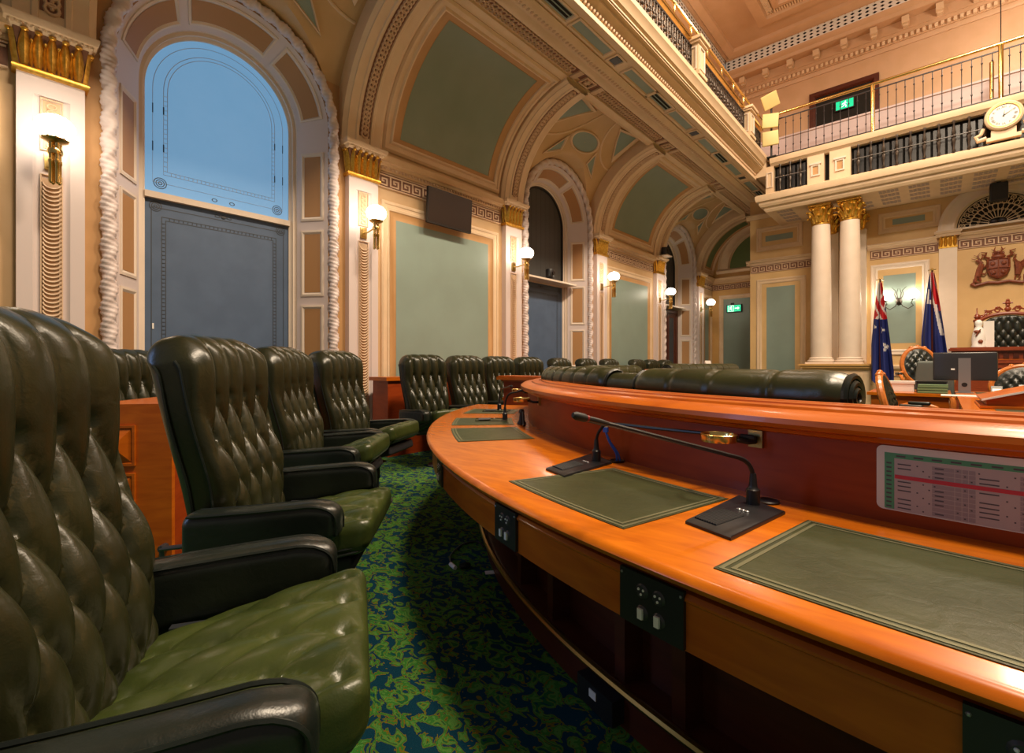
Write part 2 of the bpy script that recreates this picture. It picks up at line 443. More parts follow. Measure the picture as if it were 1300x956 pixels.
# ---- windows
def jamb(yc):
    def f(s, v, h):
        """s: 0..3 path parameter (0-1 left jamb up, 1-2 arch, 2-3 right jamb down); v 0 outer .. 1 inner"""
        r = RO + (RI - RO) * v - h * .8; x = W - DW * v + h * .5
        if s < 1: return Vector((x, yc - r, s * ZC))
        if s <= 2:
            a = (s - 1) * PI; return Vector((x, yc - r * cos(a), ZC + r * sin(a)))
        return Vector((x, yc + r, (3 - s) * ZC))
    return f
def s_left(z): return z / ZC
def s_right(z): return 3 - z / ZC
for k, yc in enumerate(WIN):
    f = jamb(yc)
    bm = nb()
    L = [s for s in lin(0, 1, 8)][:-1] + lin(1, 2, 40) + lin(2, 3, 8)[1:]
    loft(bm, [[f(s, v, 0) for s in L] for v in (0, .5, 1)], False, False)
    win = struct('window_%d' % (k + 1), bm, 'pink')
    # tan panels in the jamb
    bm = nb(); b2 = nb()
    rng = [(s_left(a), s_left(b)) for a, b in ((.25, .95), (1.08, 1.89), (2.0, 2.83), (2.95, 3.80))]
    rng += [(s_right(b), s_right(a)) for a, b in ((.25, .95), (1.08, 1.89), (2.0, 2.83), (2.95, 3.80))]
    rng += [(1 + a / 180, 1 + b / 180) for a, b in ((9, 57), (63, 117), (123, 171))]
    for a, b in rng:
        frame_map(bm, f, a, b, .14, .86, [(0, 0), (0, .012), (.05, .016), (.10, .0), (.14, -.012)], 14, 2, .12, 1)
        grid_map(b2, f, a + .012, b - .012, .25, .75, 14, 1, .004)
    obj('jamb_moulding', bm, 'white', win); obj('jamb_panel', b2, 'jamb_tan', win)
    # rope moulding
    bm = nb()
    pts = []; ln = 0
    base = arch_path(1.085, .05, 60)
    P = [Vector((W + .035, yc + y, z)) for y, z in base]
    dense = []
    for A_, B_ in zip(P, P[1:]):
        m_ = max(1, int((B_ - A_).length / .012))
        for i in range(m_): dense.append(A_ + (B_ - A_) * i / m_)
    dense.append(P[-1])
    loops = []; sacc = 0; nn = 14
    for i, p in enumerate(dense):
        t = (dense[min(i + 1, len(dense) - 1)] - dense[max(i - 1, 0)]).normalized()
        a = Vector((1, 0, 0)); c = t.cross(a).normalized()
        if i: sacc += (p - dense[i - 1]).length
        lp = []
        for q in range(nn):
            th = 2 * PI * q / nn
            rr = .056 + .010 * cos(2 * th - sacc * 2 * PI / .19) + .006 * cos(sacc * 2 * PI / .048 + 2 * th)
            lp.append(p + (a * cos(th) + c * sin(th)) * rr)
        loops.append(lp)
    loft(bm, loops)
    obj('rope_moulding', bm, 'pink', win, 60)
    # architrave around the glass, stepping back
    bm = nb()
    for q, (r0, x0, r1, x1) in enumerate(((.80, -.36, .80, -.40), (.80, -.40, .765, -.40), (.765, -.40, .765, -.43), (.765, -.43, .735, -.45), (.735, -.45, .735, -.52))):
        loft(bm, [[Vector((W + x, yc + y, z)) for y, z in arch_path(r, 0)] for r, x in ((r0, x0), (r1, x1))], False, False)
    obj('architrave', bm, 'white', win, 30)
    # transom, upper and lower leaf
    XG = W - .47; rg = .74
    ZT = 2.93 if k == 0 else 2.84
    bm = nb(); box(bm, XG - .03, XG + .05, yc - rg, yc + rg, ZT - .035, ZT + .03)
    if k: box(bm, XG - .03, W - .12, yc - .80, yc + .80, ZT - .02, ZT + .015)
    obj('transom', bm, 'white', win)
    def fg(u, v, h): return Vector((XG + h, yc + u, v))
    bm = nb()
    pts = [(-rg, ZT)] + [(-rg * cos(a), ZC + rg * sin(a)) for a in lin(0, PI, 32)] + [(rg, ZT)]
    poly_map(bm, fg, pts, 0)
    obj('upper_pane', bm, 'blueglass' if k == 0 else 'dblind', win, 0)
    if k == 0:
        bm = nb(); b2 = nb()
        for d, rr in ((.075, .0028), (.17, .003), (.205, .003)):
            r = rg - d
            z0 = ZT + .07 + d
            pp = [(-r, z0)] + [(-r * cos(a), ZC + r * sin(a)) for a in lin(0, PI, 32)] + [(r, z0)]
            tube_map(bm, fg, pp, rr, .003, 4, True)
        for i in range(22):
            z = ZT + .28 + i * .05
            if z < ZC:
                for s in (-1, 1): tube_map(bm, fg, [(s * (rg - .17), z), (s * (rg - .205), z)], .0025, .003, 4)
        for i in range(26):
            u = -.5 + i * .04; tube_map(bm, fg, [(u, ZT + .24), (u, ZT + .275)], .0025, .003, 4)
        for s in (-1, 1):
            for z in (3.45, 3.85):
                tube_map(b2, fg, [(s * (rg - .17), z - .04), (s * (rg - .17), z + .04)], .006, .004, 4)
                tube_map(b2, fg, [(s * (rg - .075), z - .05), (s * (rg - .075), z + .05)], .005, .004, 4)
            for q in range(3): ring_map(b2, fg, s * (rg - .14), ZT + .14, .02 + .02 * q, .02 + .02 * q, [(0, .002), (.008, .002)], 16)
            ring_map(b2, fg, s * .09, ZT + .09, .03, .02, [(0, .002), (.01, .002)], 12)
        obj('etched_border', bm, 'etch', win); obj('etched_ornament', b2, 'etchd', win)
    else:
        bm = nb()
        for i in range(9):
            u = -.6 + i * .15; tube_map(bm, fg, [(u, ZT + .02), (u, ZC + math.sqrt(max(.01, .7 ** 2 - u * u)))], .003, .0, 5)
        obj('blind_fold', bm, 'dblind', win)
        bm = nb()
        loft(bm, [[Vector((XG + x, yc + y, z)) for y, z in arch_path(r, ZT)] for r, x in ((.74, .0), (.70, .0), (.70, .03), (.74, .03))], False, False)
        obj('sash', bm, 'blackm', win)
    bm = nb(); grid_map(bm, fg, -rg, rg, .05, ZT)
    if k < 2: obj('lower_blind', bm, 'blind', win, 0)
    else: obj('lower_pane', bm, 'dblind', win, 0)
    if k < 2:
        bm = nb()
        for d in (.06, .15, .185):
            frame_map(bm, fg, -rg + d, rg - d, .3, ZT - .06 - d, [(0, .002), (.006, .003), (.008, .002)])
        for i in range(52):
            z = .5 + i * .042
            for s in (-1, 1): box(bm, XG + .001, XG + .004, yc + s * (rg - .168) - .014, yc + s * (rg - .168) + .014, z, z + .007)
        for i in range(26):
            u = -.52 + i * .042; box(bm, XG + .001, XG + .004, yc + u, yc + u + .007, ZT - .24, ZT - .212)
        for s in (-1, 1):
            for q in range(3): ring_map(bm, fg, s * (rg - .10), ZT - .11, .018 + .02 * q, .018 + .02 * q, [(0, .002), (.008, .003)], 14)
            ring_map(bm, fg, s * .06, ZT - .085, .03, .018, [(0, .002), (.012, .003)], 12)
        ball(bm, fg(0, ZT - .085, 0), (.006, .03, .025), 10, 6)
        obj('stencilled_border', bm, 'etchd', win)
    if k == 0:
        bm = nb(); box(bm, XG + .002, XG + .008, yc - rg + .07, yc - rg + .085, 1.52, 1.58); obj('blind_catch', bm, 'whitep', win)
# dark wooden door below the third window
yc = WIN[2]; XG = W - .40
bm = nb()
def fd(u, v, h): return Vector((XG + h, yc + u, v))
frame_map(bm, fd, -.72, .72, 0, 2.78, [(0, 0), (0, .06), (.10, .06), (.12, .03)])
d = struct('door_1', bm, 'woodd')
bm = nb()
for s in (-1, 1):
    u0, u1 = (-.6, -.02) if s < 0 else (.02, .6)
    frame_map(bm, fd, u0, u1, .02, 2.66, [(0, 0), (0, .04), (.11, .04), (.12, .02)])
obj('door_leaf', bm, 'woodd', d)
bm = nb()
for u0, u1 in ((-.5, -.12), (.12, .5)): grid_map(bm, fd, u0, u1, .12, 2.56, 1, 1, .022)
obj('door_pane', bm, 'etchd', d)

# ---- wall panels, greek key, cornice in the panel bays
CORN = [(3.80, 0), (3.80, .02), (3.825, .03), (3.85, .03), (3.86, .06), (3.885, .075), (3.89, .115), (3.925, .12), (3.945, .135), (3.975, .135), (3.985, .10), (3.985, 0)]
def bay_panel(yc, hw, name_i, f=wl, gb=.45):
    a, b = yc - hw, yc + hw
    bm = nb(); grid_map(bm, f, a + .32, b - .32, gb, 3.165, 1, 1, .008)
    pn = struct('trim_%d' % name_i, bm, 'green', None, 0)
    bm = nb()
    frame_map(bm, f, a + .21, b - .21, gb - .11, 3.275, [(0, .02), (.02, .006), (.11, .004), (.115, .008)])
    obj('panel_border', bm, 'tan', pn)
    bm = nb()
    frame_map(bm, f, a + .08, b - .08, gb - .24, 3.405, [(0, 0), (0, .02), (.02, .035), (.045, .03), (.05, .02), (.085, .018), (.095, .03), (.125, .022), (.135, .004)])
    obj('panel_moulding', bm, 'trimc', pn)
    bm = nb(); slab_map(bm, f, a + .02, b - .02, 3.585, 3.775, 0, .012)
    obj('frieze_ground', bm, 'brownorn', pn)
    bm = nb(); greek(bm, f, a + .03, b - .03, 3.60, 3.76, .026)
    for v in (3.575, 3.772): slab_map(bm, f, a + .02, b - .02, v, v + .012, 0, .026)
    obj('greek_key_fret', bm, 'ornlight', pn)
    bm = nb(); strip_map(bm, f, a, b, CORN)
    obj('cornice', bm, 'cream', pn)
    bm = nb()
    n = int((b - a) / .055)
    for i in range(n):
        c = f(a + .03 + i * (b - a - .04) / n, 3.838, .042); ball(bm, c, (.018, .018, .02), 6, 4)
    obj('egg_and_dart', bm, 'ornbeige', pn)
    return pn
HB = BAY / 2 - .235
ti = 1
for yc in PAN: bay_panel(yc, HB, ti); ti += 1
bay_panel((PK[5] + .24 + YEND - .05) / 2, (YEND - .05 - PK[5] - .24) / 2, ti); ti += 1

bm = nb()
for a, b in segs: strip_map(bm, wl, a, b, [(0, 0), (0, .05), (.22, .05), (.25, .03), (.28, 0)])
struct('baseboard_left', bm, 'trimc')

# ---- vault
def vault_segment(bm, y0, y1, f, th0=0, th1=90, n=24): grid_map(bm, f, y0, y1, th0, th1, 1, n)
bm = nb()
PB = [(Y0, PK[0]), (PK[1], PK[2]), (PK[3], PK[4]), (PK[5], YEND)]
vault_segment(bm, -4, Y0, va)
for a, b in PB: vault_segment(bm, a, b, va)
vault = struct('ceiling', bm, 'vaultp', None, 60)
RL, ZL = 1.19, 4.02
bm = nb()
for yc in WIN:
    ys = sorted(set([yc - BAY / 2, yc + BAY / 2, yc - RL - .004, yc + RL + .004] + [yc - RL * cos(a) for a in lin(0, PI, 48)]))
    thw = math.degrees(math.acos((XB - W) / RVW))
    cols = []; lun = []
    for y in ys:
        d_ = abs(y - yc); t0 = thw
        if d_ < RL:
            za = ZL + math.sqrt(RL * RL - d_ * d_)
            t0 = max(thw, math.degrees(math.asin(min(1, (za - ZS) / RVW))))
            lun.append((Vector((W, y, za)), vw(y, t0, 0) if t0 > thw else Vector((W, y, za))))
        cols.append([vw(y, t, 0) for t in lin(t0, 90, 20)])
    loft(bm, cols, False, False)
    for (a1, b1), (a2, b2) in zip(lun, lun[1:]):
        if (b1 - a1).length > 1e-4 or (b2 - a2).length > 1e-4:
            vs = [a1, a2, b2, b1]
            try: quad(bm, vs)
            except ValueError: pass
bmesh.ops.remove_doubles(bm, verts=bm.verts[:], dist=1e-5)
obj('groin_vault', bm, 'vaultp', vault, 50)
# coffers of the panel bays
for y in PAN + [None]:
    if y is not None: u0, u1, v0, v1, gm = y - .875, y + .875, 12.5, 71.4, 'vgreen'
    else: u0, u1, v0, v1, gm = PK[5] + .50, YEND - .32, 12.5, 76, 'dgreen'
    k = 180 / PI / RV
    bm = nb(); grid_map(bm, va, u0, u1, v0, v1, 1, 20, .012); obj('coffer_panel', bm, gm, vault)
    bm = nb(); frame_map(bm, va, u0 - .12, u1 + .12, v0 - .12 * k, v1 + .12 * k, [(0, .03), (.02, .014), (.115, .014), (.12, .02), (.125, .01)], 2, 20, 1, k)
    obj('coffer_border', bm, 'tan', vault)
    bm = nb(); frame_map(bm, va, u0 - .28, u1 + .28, v0 - .22 * k, v1 + .24 * k, [(0, 0), (.0, .03), (.03, .055), (.06, .05), (.07, .03), (.11, .028), (.13, .055), (.15, .05), (.165, .015)], 2, 20, 1, k)
    obj('coffer_moulding', bm, 'trimc', vault)
# ribs over the pilasters
for y in [Y0] + PK:
    prof = [(-.29, -.2), (-.29, .06), (-.24, .085), (-.235, .10), (-.13, .10), (-.12, .115), (-.085, .115), (-.08, .10), (.08, .10), (.085, .115), (.12, .115), (.13, .10), (.235, .10), (.24, .085), (.29, .06), (.29, -.2)]
    bm = nb(); loft(bm, [[va(y + u, t, h) for u, h in prof] for t in lin(0, 83.5, 24)], False, False)
    obj('rib', bm, 'trimc', vault)
    bm = nb(); grid_map(bm, va, y - .075, y + .075, 6, 82, 1, 20, .104); obj('rib_ground', bm, 'brownorn', vault)
    bm = nb()
    for i in range(33):
        t = 7.3 + i * 2.26
        ring_map(bm, va, y, t, .06, .06 * 180 / PI / RV, [(0, .104), (.008, .124), (.022, .124), (.03, .104)], 10)
        c = va(y, t, .112); ball(bm, c, .016, 6, 4)
    obj('rib_guilloche', bm, 'ornbeige', vault)
# green spandrels and ovals in the window bays
kk = 180 / PI / RVW
for yc in WIN:
    bg = nb(); bt = nb()
    ring_map(bt, vw, yc, 55.5, .43, 7.0, [(0, 0), (.0, .02), (.02, .035), (.05, .03), (.06, .004)], 32)
    ring_map(bg, vw, yc, 55.5, .37, 5.7, [(0, .008), (.36, .008)], 32)
    for s in (-1, 1):
        for tri in ([(1.0, 57), (1.0, 75), (.52, 72.5), (.72, 66)], [(.50, 52), (.76, 40), (.46, 45)]):
            P = [(yc + s * u, v) for u, v in tri]
            cu = sum(p[0] for p in P) / len(P); cv = sum(p[1] for p in P) / len(P)
            Q = [(cu + (u - cu) * 1.35, cv + (v - cv) * 1.35) for u, v in P]
            R_ = [(cu + (u - cu) * 1.18, cv + (v - cv) * 1.18) for u, v in P]
            loft(bt, [[vw(u, v, h) for u, v in S] for S, h in ((Q, 0), (Q, .025), (R_, .03), (P, .006))], True, False)
            poly_map(bg, vw, P, .010)
        tube_map(bt, vw, [(yc + s * (1.15 - .95 * sin(a)), 48 + 34 * (1 - cos(a))) for a in lin(0, PI / 2, 14)], .02, .0, 6)
    obj('spandrel_panel', bg, 'green', vault); obj('spandrel_moulding', bt, 'trimc', vault)
# ---- beam and soffit of the side gallery
SZ = 5.57; XE = -3.31; YA, YG = -4.0, 12.4
def fs(u, v, h): return Vector((v, u, SZ - h))
bm = nb()
grid_map(bm, fs, -4, YF + .05, -4.42, XE)
prof = [(-4.40, -.06), (-4.40, .03), (-4.34, .05), (-4.30, .03), (-4.24, .03), (-4.23, .0), (-4.02, .0), (-4.01, .03), (-3.93, .03), (-3.90, .01), (-3.86, .01)]
loft(bm, [[fs(y, v, h) for v, h in prof] for y in (-4, YEND)], False, False)
prof = [(-3.86, .0), (-3.86, .03), (-3.82, .05), (-3.74, .055), (-3.70, .03), (-3.66, .02), (-3.66, 0)]
loft(bm, [[fs(y, v, h) for v, h in prof] for y in (-4, YF)], False, False)
soff = struct('ceiling.001', bm, 'trimc')
bm = nb(); bb = nb(); bo = nb()
edges = [Y0] + PK
grid_map(bb, fs, -4, YEND, -4.22, -4.03, 1, 1, .003)
for y in edges:
    frame_map(bo, fs, y + .08 - .13, y + .08 + .13, -4.22, -4.03, [(0, 0), (0, .03), (.03, .03), (.035, .01)])
    frame_map(bo, fs, y + .08 - .34, y + .08 - .24, -4.23, -4.02, [(0, 0), (0, .03), (.05, .03)])
    frame_map(bo, fs, y + .08 + .24, y + .08 + .34, -4.23, -4.02, [(0, 0), (0, .03), (.05, .03)])
    ball(bo, fs(y + .08, -4.125, .01), (.05, .05, .03), 10, 6)
    for q in range(6):
        a = q * PI / 3; ball(bo, fs(y + .08 + .05 * cos(a), -4.125 + .05 * sin(a), .01), (.022, .022, .02), 6, 4)
for a, b in zip(edges, edges[1:] + [YEND + .1]):
    n = int((b - a - .75) / .075)
    for i in range(n):
        y = a + .46 + i * .075
        for v in (-4.165, -4.085):
            ring_map(bo, fs, y, v, .05, .05, [(0, .003), (.006, .02), (.018, .02), (.024, .003)], 9)
obj('guilloche_ground', bb, 'brownorn', soff); obj('guilloche', bo, 'ornbeige', soff)
bo = nb()
n = int((YF + 1) / .075)
for i in range(n):
    ball(bo, fs(-1 + i * .075, -3.78, .05), (.034, .024, .02), 6, 4)
obj('egg_and_dart', bo, 'ornbeige', soff)
# coffers, ceiling vents and black service boxes in the soffit
bt = nb(); bg = nb(); bv = nb(); bs = nb()
for y in edges[:-1]:
    for c, hl, kind in ((y - .1, .13, 's'), (y + .1 + .53, .44, 'g'), (y + BAY / 2 - .1, .36, 'v'), (y + BAY - .73, .44, 'g')):
        if c - hl < -3.8 or c + hl > YF - .05: continue
        frame_map(bt, fs, c - hl, c + hl, -3.63, -3.41, [(0, 0), (.0, .022), (.03, .022), (.045, .0)])
        if kind == 's': slab_map(bs, fs, c - hl + .05, c + hl - .05, -3.585, -3.455, 0, .015)
        else:
            grid_map(bg, fs, c - hl + .045, c + hl - .045, -3.585, -3.455, 1, 1, .004)
            if kind == 'v':
                for v in (-3.555, -3.50): slab_map(bv, fs, c - hl + .07, c + hl - .07, v, v + .03, .004, .010)
obj('soffit_coffer', bt, 'trimc', soff); obj('soffit_panel', bg, 'green', soff)
obj('air_vent_slot', bv, 'hole', soff); obj('service_box', bs, 'black', soff)

# fascia of the side gallery
prof = [(-3.42, 5.56), (-3.31, 5.56), (-3.31, 5.625), (-3.335, 5.64), (-3.335, 5.70), (-3.26, 5.735), (-3.22, 5.75), (-3.22, 5.775), (-3.165, 5.79), (-3.165, 5.80),
        (-3.18, 5.802), (-3.18, 5.812), (-3.15, 5.815), (-3.15, 5.835), (-3.18, 5.838), (-3.18, 5.846), (-3.12, 5.87), (-3.10, 5.92), (-3.06, 5.97), (-3.06, 6.05), (-3.10, 6.07), (-3.9, 6.07), (-3.9, 5.9)]
bm = nb(); loft(bm, [[Vector((x, y, z)) for x, z in prof] for y in (-4, YG)], False, False)
fas = struct('trim_20', bm, 'trimc', None, 30)
bm = nb()
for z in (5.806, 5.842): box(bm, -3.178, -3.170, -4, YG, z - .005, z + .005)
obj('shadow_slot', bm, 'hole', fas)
bm = nb(); box(bm, -3.86, -3.09, 12.38, 13.89, 5.60, 6.04); obj('corner_block', bm, 'trimc', fas)
bm = nb()
for i in range(int((YG + 1) / .07)): ball(bm, (-3.315, -1 + i * .07, 5.672), (.03, .026, .03), 6, 4)
obj('egg_and_dart', bm, 'ornbeige', fas)
bm = nb(); grid_map(bm, lambda u, v, h: Vector((v, u, 6.05)), -4, YEND, -5.0, -3.3)
struct('floor.001', bm, 'ochre')
bm = nb(); grid_map(bm, lambda u, v, h: Vector((-5.3, u, v)), -4, 15.3, 6.0, 10.15)
struct('wall_upper_left', bm, 'upper', None, 0)

# ---- far wall
bm = nb()
grid_map(bm, wf, -3.86, 7.5, 0, 5.2)
grid_map(bm, lambda u, v, h: Vector((-3.86, u, v)), YF, YEND, 0, 5.6)
grid_map(bm, wf, -3.86, -3.0, 5.2, 6.0)
grid_map(bm, lambda u, v, h: Vector((7.4, u, v)), 6, 15.3, 0, 10.2)
wfar = struct('wall_far', bm, 'farp', None, 0)
bm = nb()
prof = [(3.80, 0), (3.80, .02), (3.85, .03), (3.86, .06), (3.89, .07), (3.90, .09), (3.925, .09), (3.93, 0)]
for a, b in ((-3.95, -2.35), (-1.30, -.08), (.27, 1.44), (1.75, 6)): strip_map(bm, wf, a, b, prof)
strip_map(bm, lambda u, v, h: Vector((-3.86 - h, u, v)), YF - .09, YEND, prof)
strip_map(bm, wf, -3.94, -2.9, [(5.02, 0), (5.02, .03), (5.06, .05), (5.10, .10), (5.14, .10), (5.15, 0)])
cor = struct('trim_21', bm, 'trimc')
bm = nb(); bg = nb()
for a, b in ((-3.84, -2.35), (-1.25, -.06), (.25, 1.44), (1.75, 5)):
    slab_map(bg, wf, a, b, 3.585, 3.795, 0, .01); greek(bm, wf, a + .02, b - .02, 3.61, 3.775, .022)
    for v in (3.58, 3.785): slab_map(bm, wf, a, b, v, v + .012, 0, .022)
obj('frieze_ground', bg, 'brownorn', cor); obj('greek_key_fret', bm, 'ornlight', cor)
MOLD = [(0, 0), (0, .02), (.02, .035), (.045, .03), (.05, .018), (.085, .018), (.095, .03), (.12, .02), (.13, .004)]
def far_panel(i, u0, u1, v0, v1, gu, gv, gm='green', mm='trimc'):
    bm = nb(); grid_map(bm, wf, u0 + gu, u1 - gu, v0 + gv, v1 - gv, 1, 1, .01)
    p = struct('trim_%d' % i, bm, gm, None, 0)
    bm = nb(); frame_map(bm, wf, u0, u1, v0, v1, MOLD); obj('panel_moulding', bm, mm, p)
    bm = nb(); frame_map(bm, wf, u0 + .13, u1 - .13, v0 + .13, v1 - .13, [(0, .003), (gu - .14, .004), (gu - .13, .01)], 1, 1, 1, (gv - .13) / (gu - .13))
    obj('panel_border', bm, 'farp', p)
far_panel(22, -3.70, -2.55, .35, 3.40, .245, .225)
far_panel(23, -3.70, -2.62, 4.15, 4.78, .22, .24)
far_panel(24, -1.24, -.20, 1.35, 3.45, .235, .27, 'green', 'white')
far_panel(25, -1.10, -.02, 4.15, 4.62, .26, .17)
# lower mouldings beside the flags
bm = nb()
strip_map(bm, wf, -1.05, .3, [(1.02, 0), (1.02, .03), (1.06, .06), (1.11, .06), (1.13, 0)])
frame_map(bm, wf, -.98, -.2, .25, .92, [(0, 0), (0, .03), (.04, .03), (.06, .01)])
struct('trim_26', bm, 'trimc')
# ---- end wall of the side aisle
bm = nb(); grid_map(bm, we, -5.8, -3.8, 0, 5.8)
wex = struct('wall_aisle_end', bm, 'ochre', None, 0)
bm = nb(); strip_map(bm, we, -5.7, -3.86, CORN); obj('cornice', bm, 'cream', wex)
bm = nb(); slab_map(bm, we, -5.7, -3.86, 3.585, 3.775, 0, .012); obj('frieze_ground', bm, 'brownorn', wex)
bm = nb(); greek(bm, we, -5.68, -3.88, 3.60, 3.76, .024); obj('greek_key_fret', bm, 'ornbeige', wex)
bm = nb(); frame_map(bm, we, -5.48, -4.05, .02, 3.40, MOLD); obj('panel_moulding', bm, 'trimc', wex)
bm = nb(); grid_map(bm, we, -5.34, -4.2, .15, 3.27, 1, 1, .01); obj('wall_panel', bm, 'green', wex)
bm = nb(); bg = nb()
def lune(r): return [(XB - r * cos(a), 4.25 + r * sin(a)) for a in lin(0, PI, 36)]
loft(bm, [[we(u, v, h) for u, v in lune(r)] for r, h in ((1.42, 0), (1.42, .10), (1.34, .13), (1.28, .08), (1.18, .08), (1.14, .1), (1.10, .1), (1.07, .0))], False, False)
poly_map(bg, we, lune(1.06), .01)
strip_map(bm, we, -5.55, -3.86, [(4.12, 0), (4.12, .06), (4.20, .08), (4.25, .04), (4.25, 0)])
obj('lunette_moulding', bm, 'trimc', wex); obj('lunette_panel', bg, 'dgreen', wex)
# ---- far gallery: cornice, soffit, floor
def fgal(u, v, h): return Vector((u, YG - h, v))
prof = [(4.74, -.10), (4.74, .0), (4.79, .03), (4.83, .03), (4.85, .09), (4.90, .12), (4.95, .12), (4.97, .17), (5.04, .19), (5.10, .19), (5.13, .14), (5.15, .06), (5.17, .0), (5.19, -.02), (5.19, -.12)]
loops = []
for u in (-3.10, 7.4): loops.append([fgal(u + (-h if u < 0 else 0), v, h) for v, h in prof])
bm = nb(); loft(bm, loops, False, False)
loft(bm, [[fgal(-3.10 - h, v, h) for v, h in prof], [Vector((-3.10 - h, YF, v)) for v, h in prof]], False, False)
cg = struct('trim_27', bm, 'trimc', None, 30)
bm = nb(); grid_map(bm, lambda u, v, h: Vector((u, v, 4.75)), -3.1, 7.4, 12.4, 13.9)
struct('ceiling.002', bm, 'trimc', None, 0)
prof = [(5.79, -.12), (5.79, .0), (5.83, .03), (5.85, .06), (5.92, .08), (5.96, .08), (5.985, .03), (5.985, -.2)]
bm = nb(); strip_map(bm, fgal, -3.0, 7.4, prof); obj('gallery_ledge', bm, 'trimc', cg)
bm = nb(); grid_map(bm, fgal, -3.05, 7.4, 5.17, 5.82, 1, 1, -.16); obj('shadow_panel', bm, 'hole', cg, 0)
bm = nb(); bt = nb(); bc = nb()
for a, b in ((-3.10, -2.93), (-2.25, -1.93), (-1.83, -1.45)):
    box(bm, a, b, YG - .01, YG + .15, 5.17, 5.80)
for a, b in ((-2.25, -1.93), (-1.83, -1.45)):
    c = (a + b) / 2
    frame_map(bt, fgal, c - .085, c + .085, 5.33, 5.58, [(0, 0.0), (0, .035), (.03, .035), (.035, .012)]); grid_map(bc, fgal, c - .055, c + .055, 5.36, 5.55, 1, 1, .013)
    slab_map(bt, fgal, c - .11, c + .11, 5.58, 5.62, 0, .05)
frame_map(bt, fgal, -3.08, -2.95, 5.30, 5.66, [(0, 0.01), (0, .03), (.02, .03), (.025, .012)])
obj('gallery_pier', bm, 'trimc', cg); obj('pier_moulding', bt, 'white', cg); obj('pier_panel', bc, 'tan', cg)
# stencilled soffit ornament under the far gallery
bm = nb()
for i in range(9):
    for j in range(4):
        c = (-2.75 + i * .48, 12.62 + j * .30)
        if -2.5 < c[0] < -1.1 and c[1] < 13.1: continue
        for r in range(3):
            for q in range(5):
                x = c[0] - .13 + q * .065; y = c[1] - .07 + r * .07
                T = Matrix.Translation((x, y, 4.748)) @ Matrix.Rotation(.5 * (-1) ** q, 4, 'Z')
                box(bm, -.03, .03, -.012, .012, -.004, .004, T)
obj('soffit_stencil', bm, 'papergrey2', cg)
bm = nb(); grid_map(bm, lambda u, v, h: Vector((u, v, 5.95)), -5, 7.4, 12.42, 15.3); struct('floor.002', bm, 'ochre', None, 0)
bm = nb(); box(bm, -4.2, 7.4, 13.7, 13.78, 5.95, 6.95); box(bm, -4.2, 7.4, 13.67, 13.81, 6.93, 6.97)
struct('wall_gallery_low', bm, 'mauve', None, 0)
def wu(u, v, h): return Vector((u, 15.3 - h, v))
bm = nb(); grid_map(bm, wu, -5.3, 7.4, 5.9, 10.2)
struct('wall_upper_far', bm, 'upper', None, 0)
bm = nb(); frame_map(bm, wu, -2.72, -1.19, 5.9, 8.58, [(0, 0), (0, .06), (.10, .07), (.14, .04), (.15, .02)])
d = struct('door_2', bm, 'woodd')
bm = nb(); grid_map(bm, wu, -2.57, -1.34, 5.95, 8.43, 1, 1, .012); obj('door_opening', bm, 'hole', d)
# upper cornice with modillions and dentils, far and left
def wul(u, v, h): return Vector((-5.3 + h, u, v))
prof = [(9.05, 0), (9.05, .03), (9.10, .05), (9.16, .05), (9.16, .09), (9.28, .09), (9.30, .12), (9.38, .12), (9.38, .14), (9.62, .14), (9.62, .42), (9.66, .45), (9.70, .46), (9.74, .52), (9.78, .55), (9.80, .56), (9.80, .4)]
bm = nb(); bd = nb()
for f, a, b in ((wu, -5.3, 7.4), (wul, -4, 15.3)):
    loft(bm, [[f(u, v, h) for v, h in prof] for u in (a, b)], False, False)
    n = int((b - a) / .11)
    for i in range(n): slab_map(bd, f, a + i * .11, a + i * .11 + .06, 9.18, 9.27, .09, .15)
    n = int((b - a) / .62)
    for i in range(n):
        u = a + .3 + i * .62; slab_map(bd, f, u - .07, u + .07, 9.44, 9.60, .13, .36); slab_map(bd, f, u - .05, u + .05, 9.40, 9.44, .13, .26)
uc = struct('trim_28', bm, 'upper', None, 30); obj('dentil', bd, 'trimc', uc)
# ---- main ceiling
CZ = 10.15
def fc(u, v, h): return Vector((u, v, CZ - h))
bm = nb(); grid_map(bm, fc, -5, 7.4, -4, 15.3, 1, 1, -.25)
frame_map(bm, fc, -4.76, 7, -3.6, 14.74, [(-.02, -.25), (-.02, .04), (.05, .08), (.10, .05), (.14, .10), (.22, .08), (.30, .02), (.32, -.06), (.5, -.06), (2.6, -.06)])
main = struct('ceiling.003', bm, 'upper', None, 30)
bm = nb()
def lattice(f, u0, u1, v0, v1, su, sv):
    n = int((u1 - u0) / su); m = round((v1 - v0) / sv)
    for i in range(n):
        for j in range(m):
            cx, cy = u0 + (i + .5) * su, v0 + (j + .5) * sv
            for dx, dy in ((0, 0),):
                O = [(cx - su / 2, cy - sv / 2), (cx + su / 2, cy - sv / 2), (cx + su / 2, cy + sv / 2), (cx - su / 2, cy + sv / 2)]
                I = [(cx, cy - sv * .33), (cx + su * .33, cy), (cx, cy + sv * .33), (cx - su * .33, cy)]
                o = [bm.verts.new(f(u, v, 0)) for u, v in O]; ii = [bm.verts.new(f(u, v, 0)) for u, v in I]
                for q in range(4):
                    r = (q + 1) % 4
                    bm.faces.new((o[q], o[r], ii[q])); bm.faces.new((o[r], ii[r], ii[q]))
def flf(u, v, h): return Vector((u, 14.74 - h, v))
def fll(u, v, h): return Vector((-4.76 + h, u, v))
lattice(flf, -4.76, 5.5, 9.80, 10.16, .15, .09); lattice(fll, 2, 14.74, 9.80, 10.16, .15, .09)
